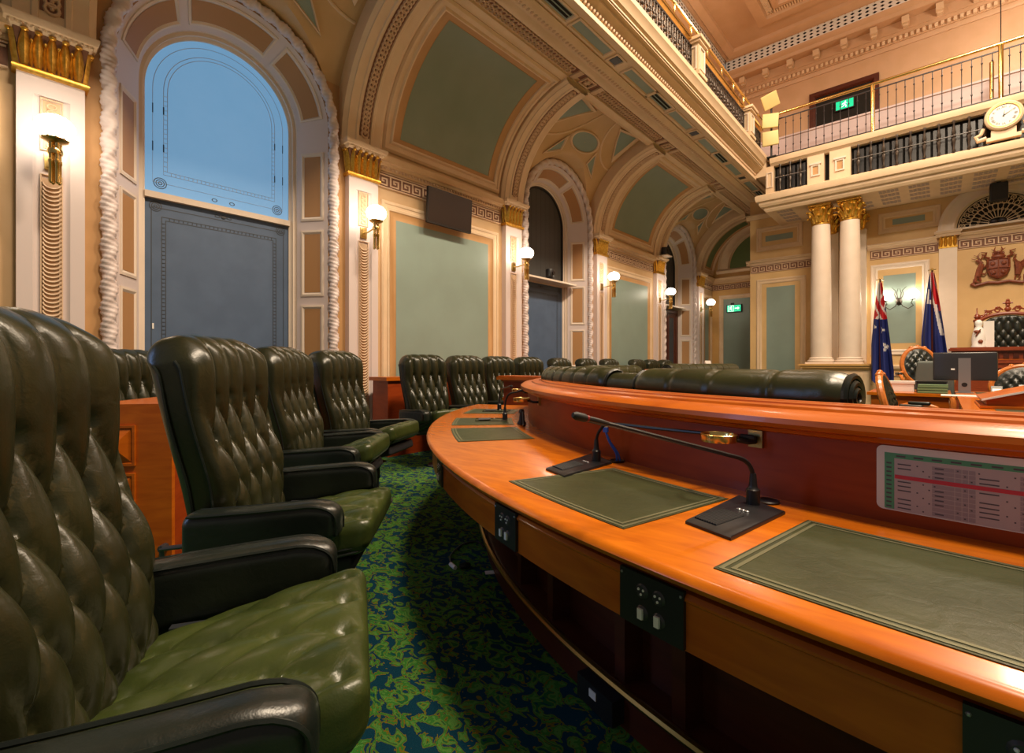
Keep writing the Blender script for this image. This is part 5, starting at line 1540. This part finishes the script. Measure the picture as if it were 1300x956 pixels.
bm.free(); b2.free(); b3.free(); obj('printed_table', bt, ['papergrey', 'papergrey2', 'ink'], t)
bm = nb(); slab_map(bm, fpp, ca0 + .61, ca1 - .2, .864, .8735, .0036, .004, 10, 1); obj('red_stripe', bm, 'paperred', t)

# ------------------------------------------------------------------ front benches with rolled leather tops, behind the ledge
def bench(label, pts, rad_, seams, zc, endl=True, endr=True, under=True):
    """rolled leather top along a path of (x, y)"""
    mid = pts[len(pts) // 2]
    t = thing('bench', label, 'bench', (mid[0], mid[1], 0), 'front benches with rolled leather tops')
    P = spline([Vector((x, y, zc)) for x, y in pts], 14); n = len(P); loops = []
    Lc = [0]
    for a, b in zip(P, P[1:]): Lc.append(Lc[-1] + (b - a).length)
    LT = Lc[-1]
    fine = []
    m = max(40, int(LT / .012))
    for i in range(m + 1):
        s = LT * i / m
        j = max(k for k in range(n) if Lc[k] <= s + 1e-9); j = min(j, n - 2)
        q = (s - Lc[j]) / max(1e-9, Lc[j + 1] - Lc[j]); fine.append((P[j].lerp(P[j + 1], q), (P[j + 1] - P[j]).normalized(), s))
    nn = 28
    for p, d, s in fine:
        o = d.cross(Vector((0, 0, 1))).normalized()
        k = 1.0
        for ss in seams: k -= .085 * math.exp(-((s - ss) / .014) ** 2)
        es = min(s if endl else 9, (LT - s) if endr else 9); k *= 1 - .22 * math.exp(-(es / .03) ** 1.3)
        lp = []
        for q in range(nn):
            a = 2 * PI * q / nn
            rz = rad_ * (1.0 if sin(a) > 0 else .8)
            wr = 1 + .012 * sin(s * 60 + 3 * a) * math.exp(-(es / .12) ** 2)
            lp.append(p + o * (cos(a) * rad_ * 1.05 * k * wr) + Vector((0, 0, sin(a) * rz * k * wr)))
        loops.append(lp)
    bm = nb(); loft(bm, loops); b = obj('rolled_top', bm, 'leatherb', t, 60)
    # pleated roll ends
    for flag_, (p, d, s), sg in ((endl, fine[0], -1), (endr, fine[-1], 1)):
        if not flag_: continue
        o = d.cross(Vector((0, 0, 1))).normalized(); bm = nb()
        for rr, hh in ((.78, .006), (.52, .012), (.28, .016)):
            Q = [p + d * (sg * hh) + o * (cos(a) * rad_ * rr) + Vector((0, 0, sin(a) * rad_ * rr * (1 if sin(a) > 0 else .8))) for a in lin(0, 2 * PI, 24)[:-1]]
            tube(bm, Q, rad_ * .12, 6, True)
        for q in range(14):
            a = 2 * PI * q / 14
            tube(bm, [p + d * (sg * .004) + o * (cos(a) * rad_ * k_) + Vector((0, 0, sin(a) * rad_ * k_ * .95)) for k_ in (.55, .78)], rad_ * .05, 5)
        obj('pleated_end', bm, 'leatherd', b)
    if under:
        bm = nb()
        lo = []
        for p, d, s in fine[::4]:
            o = d.cross(Vector((0, 0, 1))).normalized()
            lo.append([Vector((p.x, p.y, 0)) + o * u + Vector((0, 0, z)) for u, z in ((-.08, .12), (.0, .12), (.0, zc - .02), (-.08, zc - .02))])
        loft(bm, lo); obj('back_board', bm, 'leatherd', t)
        bm = nb(); lo = []
        for p, d, s in fine[::4]:
            o = d.cross(Vector((0, 0, 1))).normalized()
            lo.append([Vector((p.x, p.y, 0)) - o * u + Vector((0, 0, z)) for u, z in ((.06, .0), (.06, .42), (.50, .45), (.53, .42), (.53, .02))])
        loft(bm, lo); obj('bench_seat', bm, 'leathers', t)
    return t
def bpath(a0, a1, n=6):
    out = []
    for a in lin(a0, a1, n):
        r = 3.02 + .29 * sm(0, 1, (245 - a) / 32)
        out.append((C0[0] + r * cos(rad(a)), C0[1] + r * sin(rad(a))))
    return out
bench('long smooth rolled green leather bench top ending right in a pleated roll', bpath(239.6, 258.6), .098, [.27, .50, .76], 1.03)
bench('low plain link of green leather between the two rolled bench tops', bpath(235.2, 239.2, 3), .075, [], 1.025, False, False, True)
bench('short channelled green leather bench top at the far left of the ledge', bpath(212, 234.8), .098, [.18, .34, .50, .66, .82, .98, 1.14], 1.035)
bench('small rolled bench top beyond the channelled one, left of the orange rail', [(-3.0, 4.55), (-2.98, 5.2), (-2.98, 5.75)], .095, [.2, .4, .6, .8, 1.0], 1.04)
bench('far rolled bench top beside the orange rail, mostly behind the long one', [(-2.95, 6.6), (-2.95, 7.6), (-2.95, 9.6)], .095, [.3, .6, .9, 1.2, 1.5, 1.8, 2.1, 2.4], 1.06)

# ------------------------------------------------------------------ straight desk beyond the aisle
t = thing('members_desk', 'straight wooden desk beyond the aisle, its end panel facing the camera', 'desk', (-3.5, 7.5, 0))
bm = nb(); box(bm, -3.90, -3.20, 4.14, 11.6, .715, .75); obj('desk_top', bm, 'woodtop', t)
bm = nb(); box(bm, -3.24, -3.16, 4.14, 11.6, 0, .96); obj('parapet', bm, 'woodred', t)
bm = nb(); box(bm, -3.80, -3.78, 4.14, 11.6, .0, .71); obj('apron', bm, 'woodd', t)
bm = nb(); box(bm, -3.84, -3.14, 4.10, 4.16, 0, .95); obj('end_panel', bm, 'woodred', t)
bm = nb()
for z0, z1, e in ((.945, .965, .02), (.965, 1.0, .06), (1.0, 1.012, .045)): box(bm, -3.84 - e, -3.08, 4.10 - e, 4.28 + e, z0, z1)
box(bm, -3.30, -3.06, 4.2, 11.6, .96, 1.0); obj('ledge', bm, 'wood', t)
c = on_z(897, 470, 1.0)
t = thing('place_card', 'small white folded card standing on the far ledge', 'card', (-3.18, 8.9, 1.0))
bm = nb(); loft(bm, [[Vector((x, y, z)) for x, z in ((-3.23, 1.0), (-3.18, 1.21), (-3.13, 1.0), (-3.135, 1.0), (-3.18, 1.19), (-3.225, 1.0))] for y in (8.72, 9.0)]); obj('folded_card', bm, 'whitec', t, 0)

# ------------------------------------------------------------------ back row desks with panelled ends
t = thing('back_row_desk', 'curved wooden back-row desk, pyramid-panelled end between the two nearest chairs', 'desk', tuple(pol(5.7, 225)))
bm = nb(); arc_sweep(bm, [(5.50, 0), (5.50, .90), (5.56, .90), (5.56, 0)], 209, 231.8, 30); obj('front_panel', bm, 'woodred', t)
bm = nb(); arc_sweep(bm, [(5.46, .885), (5.445, .90), (5.445, .925), (5.46, .94), (5.90, .94), (5.90, .885)], 209, 232.1, 30); obj('ledge', bm, 'wood', t)
def fe(u, v, h):   # end face: u = radius
    a = rad(231.8); b = pol(u, 231.8, v); return b + Vector((-sin(a), cos(a), 0)) * h
bm = nb(); slab_map(bm, fe, 5.50, 5.90, 0, .885, -.03, .03); e = obj('end_panel', bm, 'wood', t)
bm = nb()
for z0, z1 in ((.62, .83), (.37, .58), (.12, .33)):
    for u0, u1 in ((5.67, 5.80), (5.82, 5.88)):
        frame_map(bm, fe, u0, u1, z0, z1, [(0, .03), (0, .042), (.012, .042), (.018, .034)])
        loft(bm, [[fe(u0 + .018, z0 + .018, .034), fe(u1 - .018, z0 + .018, .034), fe(u1 - .018, z1 - .018, .034), fe(u0 + .018, z1 - .018, .034)],
                  [fe((u0 + u1) / 2 - .004, (z0 + z1) / 2 - .03, .062), fe((u0 + u1) / 2 + .004, (z0 + z1) / 2 - .03, .062), fe((u0 + u1) / 2 + .004, (z0 + z1) / 2 + .03, .062), fe((u0 + u1) / 2 - .004, (z0 + z1) / 2 + .03, .062)]])
obj('pyramid_panel', bm, 'wood', e, 20)
bm = nb(); tube(bm, [fe(5.53, .19, .03), fe(5.53, .19, .075)], .018, 8); tube(bm, [fe(5.535, .19, .07), fe(5.39, .20, .075)], .013, 8); tube(bm, [fe(5.53, .12, .06), fe(5.53, .205, .07)], .012, 8)
obj('metal_bracket', bm, 'steel', t)
bm = nb(); arc_sweep(bm, [(5.56, .68), (5.56, .71), (5.88, .71), (5.88, .68)], 209, 231.6, 24); obj('desk_top', bm, 'woodtop', t)
t = thing('back_row_desk', 'wooden back-row desk behind the far four chairs, by the white pilaster', 'desk', (-5.2, 5, 0))
bm = nb(); box(bm, -5.12, -5.06, 3.32, 6.5, 0, .94); box(bm, -5.4, -5.12, 3.32, 3.37, 0, .94); obj('front_panel', bm, 'woodred', t)
bm = nb(); box(bm, -5.43, -5.03, 3.28, 6.5, .94, .985); obj('ledge', bm, 'wood', t)
t = thing('bench_rail', 'short bright orange wooden rail between the two far rolled bench tops', 'rail', (-2.7, 6.15, 0))
bm = nb(); box(bm, -3.0, -2.4, 6.0, 6.1, 1.02, 1.08); obj('rail', bm, 'wood', t)
bm = nb(); box(bm, -2.98, -2.42, 6.02, 6.08, 0, 1.02); obj('rail_panel', bm, 'woodred', t)

# ------------------------------------------------------------------ things on the carpet
c = on_z(592, 712, .0)
t = thing('power_cable', 'thin black cord with a plug lying on the carpet under the desk', 'cord', (c.x, c.y, 0))
bm = nb(); tube(bm, spline([on_z(x, y, .008) for x, y in ((574, 718), (571, 708), (578, 698), (590, 690), (606, 688), (614, 694))], 6), .005, 6); obj('cord', bm, 'black', t)
a = on_z(572, 716, .012); b = on_z(578, 721, .012)
bm = nb(); tube(bm, [a, b], .012, 8); obj('white_plug', bm, 'whitep', t)['label'] = 'white plug'
a = on_z(584, 719, .018); b = on_z(597, 717, .018)
bm = nb(); tube(bm, [a, a.lerp(b, .5), b], [.014, .02, .012], 8); obj('black_plug', bm, 'black', t)
bm = nb(); c = on_z(624, 727, .002); T = Matrix.Translation(c) @ Matrix.Rotation(.9, 4, 'Z'); box(bm, -.035, .035, -.02, .02, 0, .003, T)
t = solo('paper_tag', bm, 'whitec', 'small white paper tag lying on the carpet by the foot rail', 'tag')

# ------------------------------------------------------------------ clerks' table
t = thing('clerks_table', 'wooden side table with green books, left of the central table', 'table', (-.28, 7.9, 0))
bm = nb(); box(bm, -.70, .08, 7.40, 8.5, .765, .80); obj('table_top', bm, 'woodtop', t)
bm = nb(); box(bm, -.66, .06, 7.44, 8.46, .62, .765); obj('apron', bm, 'wood', t)
for x in (-.62, .0):
    for y in (7.48, 8.42):
        bm = nb(); lathe(bm, [(.03, 0), (.035, .1), (.025, .2), (.04, .45), (.03, .55), (.04, .62)], (x, y, 0), 12); obj('leg', bm, 'wood', t)
t = thing('central_table', 'central wooden table with dark leather top carrying the monitor', 'table', (.9, 6.6, 0))
bm = nb(); box(bm, .12, 1.9, 4.6, 8.4, .765, .80); obj('table_top', bm, 'woodtop', t)
bm = nb(); box(bm, .30, 1.7, 4.75, 8.2, .8005, .803); obj('leather_top', bm, 'padl', t)
bm = nb(); box(bm, .16, 1.86, 4.64, 8.36, .1, .765); obj('table_body', bm, 'woodred', t)
mx, my = .20, 7.95
t = thing('monitor', 'dark computer monitor seen from behind on an aluminium stand', 'monitor', (mx, my, .80))
bm = nb(); rbox(bm, (.285, .02, .17), .015, (6, 2, 6), 2, lambda p, d: Vector((mx + p.x, my + p.y - (.03 * (1 - (p.x / .285) ** 2) if d.y < 0 else 0), 1.12 + p.z + .02 * p.y))); obj('casing', bm, 'mon', t, 50)
bm = nb(); box(bm, mx - .27, mx + .27, my + .02, my + .022, .965, 1.275); obj('screen', bm, 'screen', t)
bm = nb(); loft(bm, [[Vector((mx + s * .055, my + yy, z)) for s, yy in ((-1, -.062), (1, -.062), (1, -.05), (-1, -.05))] for z in (.806, 1.22)])
box(bm, mx - .08, mx + .08, my - .13, my + .06, .801, .808); obj('stand', bm, 'alu', t)
bm = nb(); T = Matrix.Translation((mx + .0, my - .063, .90)) @ Matrix.Rotation(PI / 2, 4, 'X'); lathe(bm, [(.004, 0), (.024, 0), (.026, .002), (.024, .004), (.004, .003)], (0, 0, 0), 18, 0, T); obj('cable_hole', bm, 'black', t)
bm = nb(); box(bm, mx - .12, mx - .085, my - .0515, my - .050, 1.075, 1.095); obj('badge', bm, 'whitep', t)
bz = .801
rnd = random.Random(4)
for i, (h, lab) in enumerate(((.034, 'bottom green volume of the stack beside the monitor'), (.030, 'middle green volume of the stack beside the monitor'), (.034, 'top green volume of the stack beside the monitor'))):
    t = thing('book', lab, 'book', (-.05, 7.62, bz), 'green volumes stacked on the side table')
    o = rnd.uniform(-.008, .008)
    bm = nb(); box(bm, -.215 + o, .055 + o, 7.50, 7.74, bz, bz + .004); box(bm, -.215 + o, .055 + o, 7.50, 7.74, bz + h - .004, bz + h); box(bm, -.215 + o, .055 + o, 7.50, 7.504, bz, bz + h); obj('cover', bm, 'bookgreen', t)
    bm = nb(); box(bm, -.21 + o, .05 + o, 7.504, 7.735, bz + .004, bz + h - .004); obj('page_block', bm, 'pages', t)
    bz += h + .0005
t = thing('document_box', 'black document tray behind the green volumes', 'tray', (-.08, 7.9, .80))
bm = nb(); box(bm, -.24, .04, 7.80, 8.02, .801, .925); obj('tray_box', bm, 'mon', t)
bm = nb(); box(bm, -.25, .05, 7.79, 8.03, .925, .935); obj('tray_lid', bm, 'black', t)
t = thing('paper_box', 'white paper box standing left of the green volumes', 'box', (-.42, 7.9, .80))
bm = nb(); box(bm, -.60, -.26, 7.8, 8.05, .801, .90); obj('box_body', bm, 'whitec', t)
bm = nb(); box(bm, -.61, -.25, 7.79, 8.06, .90, .93); obj('box_lid', bm, 'whitec', t)
t = thing('card_reader', 'small black card reader on the central table right of the monitor', 'device', (.48, 7.6, .80))
bm = nb(); loft(bm, [[Vector((x, y, z)) for y, z in ((7.55, .804), (7.66, .804), (7.66, .90), (7.62, .90))] for x in (.41, .50)]); obj('housing', bm, 'black', t)
bm = nb(); quad(bm, [(.42, 7.563, .824), (.49, 7.563, .824), (.49, 7.597, .87), (.42, 7.597, .87)]); obj('label_plate', bm, 'whitep', t)
t = thing('name_card', 'white name card on the central table at the right edge of the photo', 'card', (.62, 7.3, .80))
bm = nb(); loft(bm, [[Vector((x, y, z)) for y, z in ((7.26, .804), (7.30, .93), (7.34, .804))] for x in (.60, .86)]); obj('folded_card', bm, 'whitec', t, 0)
bm = nb(); box(bm, .36, .9, 7.05, 7.22, .804, .825)
solo('black_folder', bm, 'black', 'flat black folder in front of the white name card', 'folder')
bm = nb(); box(bm, -.01, .34, 7.0, 7.3, .8005, .806)
solo('loose_papers', bm, 'whitec', 'thin white papers lying under the monitor on the central table', 'papers')
t = thing('sloped_lectern', 'sloped wooden table lectern with a white sheet, at the right edge', 'lectern', (.75, 5.5, .80))
bm = nb(); loft(bm, [[Vector((x, y, z)) for x, z in ((.26, .804), (1.3, .804), (1.3, 1.18), (.26, .862))] for y in (5.3, 6.0)]); obj('lectern_body', bm, 'wood', t)
bm = nb(); loft(bm, [[Vector((x, y, z)) for x, z in ((.23, .858), (1.32, 1.19), (1.32, 1.205), (.23, .873))] for y in (5.26, 6.04)]); obj('sloped_top', bm, 'wood', t)
bm = nb(); loft(bm, [[Vector((x, y, z)) for x, z in ((.23, .860), (1.32, 1.192), (1.32, 1.207), (.23, .875))] for y in (5.252, 5.2602)]); obj('white_edge', bm, 'whitep', t)
bm = nb(); box(bm, .22, 1.34, 5.22, 6.08, .804, .822); obj('base_moulding', bm, 'wood', t)

# ------------------------------------------------------------------ carved clerks' chairs
def oval_chair(label, x, y, rz, top, w=.25, hh=.30, arms=True, zseat=.45):
    t = thing('carved_chair', label, 'chair', (x, y, 0), 'carved wooden chairs by the tables', True, rad(rz))
    cz = top - hh - .03; tl = rad(14)
    def fb(u, v, h):   # back oval frame: local, facing +x
        s = v
        return Vector((-.26 - s * sin(tl) + h * cos(tl), u, cz + s * cos(tl) + h * sin(tl)))
    bm = nb()
    P = [fb(w * 1.08 * cos(a) * (1 - .12 * max(0, -sin(a))), hh * 1.06 * sin(a), 0) for a in lin(0, 2 * PI, 48)[:-1]]
    tube(bm, P, .036, 8, True)
    for a in (PI / 2, PI / 2 - .4, PI / 2 + .4): ball(bm, fb(w * 1.1 * cos(a), hh * 1.08 * sin(a) + .015, 0), .035, 8, 5)
    for s in (-1, 1):
        tube(bm, spline([fb(s * w * .8, -hh * .75, 0), Vector((-.24, s * w * .9, zseat + .06)), Vector((-.25, s * .2, zseat - .06))], 6), .03, 8)
    obj('back_frame', bm, 'woodch', t)
    bm = nb(); L = []
    NR, NA = 14, 48
    for i in range(NR + 1):
        r = i / NR; row = []
        for k in range(NA):
            a = 2 * PI * k / NA; u, v = w * r * cos(a), hh * r * sin(a)
            h, b = tuft(u, v + .5, .095, .075, 1.0, .5)
            row.append(fb(u, v, .045 * (1 - r ** 2) + .028 - (.035 * (1 - h) + .01 * b) * (1 - r ** 4)))
        L.append(row)
    loft(bm, L, True, True)
    loft(bm, [[fb(w * r * cos(2 * PI * k / NA), hh * r * sin(2 * PI * k / NA), h) for k in range(NA)] for r, h in ((1, .028), (1, -.03), (.1, -.045))])
    obj('tufted_back', bm, 'leatherd', t, 70)
    bm = nb(); rbox(bm, (.26, .27, .06), .05, (6, 6, 2), 3, lambda p, d: Vector((p.x + .02, p.y * (1 + .25 * p.x), zseat + p.z + (.02 * (1 - (p.x / .26) ** 2) if d.z > 0 else 0)))); obj('seat', bm, 'leatherd', t, 60)
    bm = nb(); rbox(bm, (.28, .28, .035), .03, (4, 4, 1), 2, lambda p, d: Vector((p.x + .02, p.y * (1 + .25 * p.x), zseat - .08 + p.z))); obj('seat_rail', bm, 'woodch', t)
    for sx, sy in ((1, 1), (1, -1), (-1, 1), (-1, -1)):
        bm = nb(); X = .02 + sx * .23; Y = sy * .22
        tube(bm, spline([(X, Y, zseat - .08), (X + sx * .04, Y + sy * .03, zseat - .17), (X, Y, .12), (X + sx * .03, Y + sy * .02, .0)], 6), [.035] * 6 + [.04] * 6 + [.02] * 7, 8); obj('leg', bm, 'woodch', t)
    if arms:
        for s in (-1, 1):
            bm = nb(); tube(bm, spline([fb(s * w * 1.0, -hh * .35, 0), (-.12, s * .30, zseat + .23), (.10, s * .30, zseat + .21), (.16, s * .29, zseat + .14), (.10, s * .27, zseat + .04), (.12, s * .26, zseat - .05)], 6), .024, 8); obj('arm', bm, 'woodch', t)
            bm = nb(); rbox(bm, (.10, .03, .02), .018, (2, 1, 1), 2, lambda p, d: p + Vector((-.03, s * .30, zseat + .25))); obj('arm_pad', bm, 'leatherd', t)
    return t
oval_chair('carved wooden chair with tufted oval back, behind the side table between the flags', -.20, 9.5, 285, 1.42, .19, .27, True, .75)
oval_chair('carved wooden armchair seen from the side, in front of the side table', -.19, 6.85, -5, 1.05)
oval_chair('carved wooden chair at the right edge behind the central table', .82, 8.9, 270, 1.14, .30, .28)
t = thing('office_chair', 'plain grey-green office chair back between the carved chair and monitor', 'chair', (-.08, 8.75, 0))
bm = nb(); rbox(bm, (.20, .035, .24), .034, (6, 2, 8), 3, lambda p, d: Vector((-.08 + p.x * (1 - .12 * max(0, p.z) / .24), 8.65 + p.y + .04 * (p.x / .2) ** 2 * -1, .95 + p.z))); obj('backrest', bm, 'greyfab', t, 60)
bm = nb(); rbox(bm, (.23, .23, .04), .035, (3, 3, 1), 3, lambda p, d: Vector((-.08, 8.92, .48)) + p); obj('seat', bm, 'greyfab', t, 60)
bm = nb(); tube(bm, [(-.08, 8.68, .85), (-.08, 8.70, .5), (-.08, 8.85, .43)], .02, 8); lathe(bm, [(.02, .44), (.03, .40), (.025, .1), (.04, .06)], (-.08, 8.92, 0), 12)
for q in range(5):
    a = q * 2 * PI / 5; tube(bm, [(-.08, 8.92, .09), (-.08 + .27 * cos(a), 8.92 + .27 * sin(a), .045)], .016, 6); ball(bm, (-.08 + .28 * cos(a), 8.92 + .28 * sin(a), .03), .03, 8, 6)
obj('star_base', bm, 'blackm', t)

# ------------------------------------------------------------------ presiding desk and chair
t = thing('presiding_desk', 'tall dark red wooden presiding desk before the carved throne chair', 'desk', (1.2, 12.3, 0))
bm = nb(); box(bm, .16, 2.4, 12.02, 12.7, 0, 1.36); obj('desk_body', bm, 'woodsp', t)
bm = nb()
for z0, z1, e in ((1.36, 1.385, .03), (1.385, 1.43, .07), (1.43, 1.45, .05)): box(bm, .16 - e, 2.4 + e, 12.02 - e, 12.74, z0, z1)
box(bm, .14, 2.42, 12.0, 12.02, 1.16, 1.22); obj('desk_top', bm, 'woodsp', t)
def fq(u, v, h): return Vector((u, 12.02 - h, v))
bm = nb()
for u0, u1 in ((.24, .78), (.86, 1.4), (1.48, 2.0)): frame_map(bm, fq, u0, u1, .15, 1.08, [(0, 0), (0, .025), (.04, .025), (.06, .0)])
for i in range(18): box(bm, .2 + i * .12, .27 + i * .12, 12.0, 12.02, 1.25, 1.33)
obj('carved_panel', bm, 'woodd', t)
bm = nb(); box(bm, .18, 2.4, 11.995, 12.0, 1.225, 1.235); obj('pale_line', bm, 'wood', t)
t = thing('figurine', 'white porcelain figurine standing on the presiding desk beside the throne chair', 'figurine', (.52, 12.25, 1.45))
bm = nb(); lathe(bm, [(.10, 1.451), (.105, 1.47), (.09, 1.50), (.10, 1.60), (.085, 1.70), (.06, 1.80), (.04, 1.84), (.055, 1.88), (.05, 1.93), (.02, 1.96)], (.50, 12.25, 0), 14); obj('draped_body', bm, 'whitep', t, 60)
bm = nb(); box(bm, .56, .70, 12.23, 12.27, 1.451, 1.93); obj('back_board', bm, 'whitec', t)
bm = nb(); ball(bm, (.475, 12.16, 1.74), (.05, .02, .03), 8, 5); ball(bm, (.52, 12.15, 1.56), (.035, .02, .035), 8, 5); tube(bm, [(.46, 12.155, 1.66), (.52, 12.15, 1.78)], .012, 6); obj('dark_marking', bm, 'crest', t)
t = thing('throne_chair', 'tall carved presiding chair with scrolled cresting and tufted green leather back', 'chair', (.95, 13.36, 0))
cx, cy = .95, 13.36
def ft_(u, v, h): return Vector((cx + u, cy - h, v))
bm = nb()
for s in (-1, 1):
    lathe(bm, [(.04, .0), (.045, .3), (.035, .4), (.045, 1.2), (.035, 1.25), (.045, 1.3), (.045, 1.98), (.06, 2.0), (.06, 2.03), (.03, 2.05), (.05, 2.09), (.03, 2.14), (.012, 2.16), (.008, 2.27)], (cx + s * .43, cy, 0), 12)
tube_map(bm, ft_, [(.43 * cos(a), 1.92 + .22 * sin(a)) for a in lin(0, PI, 24)], .035, .0, 8)
tube_map(bm, ft_, [(-.43, 1.3), (.43, 1.3)], .04, 0, 8)
obj('frame', bm, 'woodsp', t)
bm = nb()
for s in (-1, 1):
    for k in range(3):
        a = PI / 2 + s * (.35 + .40 * k); px, pz = .40 * cos(a), 1.93 + .26 * sin(a)
        tube_map(bm, ft_, [(px + .055 * cos(q) * (1 - q / 12), pz + .035 + .055 * sin(q) * (1 - q / 12)) for q in lin(0, 9, 20)], .014, 0, 5)
        ball(bm, ft_(px * 1.12, pz + .09, 0), .022, 6, 4)
    tube_map(bm, ft_, [(s * .06, 2.20), (s * .12, 2.27), (s * .18, 2.22), (s * .25, 2.20), (s * .32, 2.13), (s * .40, 2.06)], .016, 0, 6)
for z, r in ((2.22, .05), (2.29, .035), (2.34, .045), (2.39, .03)): ball(bm, ft_(0, z, 0), (r, .03, r), 8, 5)
tube_map(bm, ft_, [(-.07, 2.34), (.07, 2.34)], .018, 0, 6)
obj('cresting', bm, 'woodsp', t)
bm = nb()
def tb(p, d):
    x, y, z = p
    k = math.sqrt(max(.02, 1 - max(0, (z - .1) / .26) ** 2 * .35)) if z > .1 else 1
    h, b = tuft(x, z + .4, .13, .105, 1.2, .5)
    e = (1 - (abs(x) / .37) ** 6) * (1 - (abs(z) / .38) ** 6)
    yy = y - (.02 - .035 * (1 - h) - .015 * b) * e if d.y < 0 else y
    zz = z + (.06 * (1 - (x / .37) ** 2) if z > .2 else 0)
    return Vector((cx + x * k, cy - .03 + yy, 1.66 + zz))
rbox(bm, (.37, .05, .38), .045, (44, 2, 44), 3, tb); obj('tufted_back', bm, 'leatherd', t, 70)
bm = nb(); rbox(bm, (.40, .32, .07), .05, (4, 4, 2), 3, lambda p, d: Vector((cx, cy - .32, .95)) + p); obj('seat', bm, 'leatherd', t, 60)
bm = nb(); box(bm, cx - .40, cx + .40, cy - .62, cy + .02, .3, .88); obj('seat_base', bm, 'woodsp', t)
bm = nb(); box(bm, -.1, 3.5, 12.72, 13.89, 0, .30)
dd = struct('floor.003', bm, 'carpet')
# ================================================================== LIGHT AND CAMERA
def area(name, loc, rot, size, power, col, sy=None):
    l = bpy.data.lights.new(name, 'AREA'); l.energy = power; l.color = col; l.size = size
    if sy: l.shape = 'RECTANGLE'; l.size_y = sy
    o = bpy.data.objects.new(name, l); COL.objects.link(o); o.location = loc; o.rotation_euler = rot
    return o
def point(name, loc, power, col, r=.15):
    l = bpy.data.lights.new(name, 'POINT'); l.energy = power; l.color = col; l.shadow_soft_size = r
    o = bpy.data.objects.new(name, l); COL.objects.link(o); o.location = loc; return o
WARM = (1, .80, .58)
# unseen area lamps added to light the chamber and give the desk highlights
for x, y, p in ((1.2, 1.5, 700), (1.2, 5.5, 700), (1.2, 9.2, 470)):
    area('chamber_fill', (x, y, 9.4), (0, 0, 0), 1.2, p, WARM)
# unseen point lamps added to brighten the main ceiling and upper walls
for x, y in ((-3.6, 4), (-3.6, 9.5), (1.5, 13.4)):
    point('upper_fill', (x, y, 8.2), 150, (1, .80, .62), .3)
# daylight from the windows of the wall behind the camera
area('rear_window_daylight', (-5.5, -4.0, 2.9), (rad(90), 0, rad(-90)), 1.5, 95, (.30, .52, 1.0), 3.4)
w = bpy.data.worlds.new('World'); scn.world = w; w.use_nodes = True
bg = w.node_tree.nodes['Background']; bg.inputs[0].default_value = (1, .86, .72, 1); bg.inputs[1].default_value = .14

cam = bpy.data.cameras.new('Camera'); co = bpy.data.objects.new('Camera', cam); COL.objects.link(co)
co.location = (0, 0, EYE)
co.rotation_euler = (rad(90), 0, AC)
cam.sensor_width = 36; cam.sensor_fit = 'HORIZONTAL'
cam.lens = 604 / 1300 * 36
cam.shift_y = -16 / 1300
cam.clip_start = .02; cam.clip_end = 100
scn.camera = co
vs = scn.view_settings
vs.view_transform = 'Standard'; vs.look = 'None'; vs.gamma = 1; vs.use_curve_mapping = False
vs.exposure = 0.12
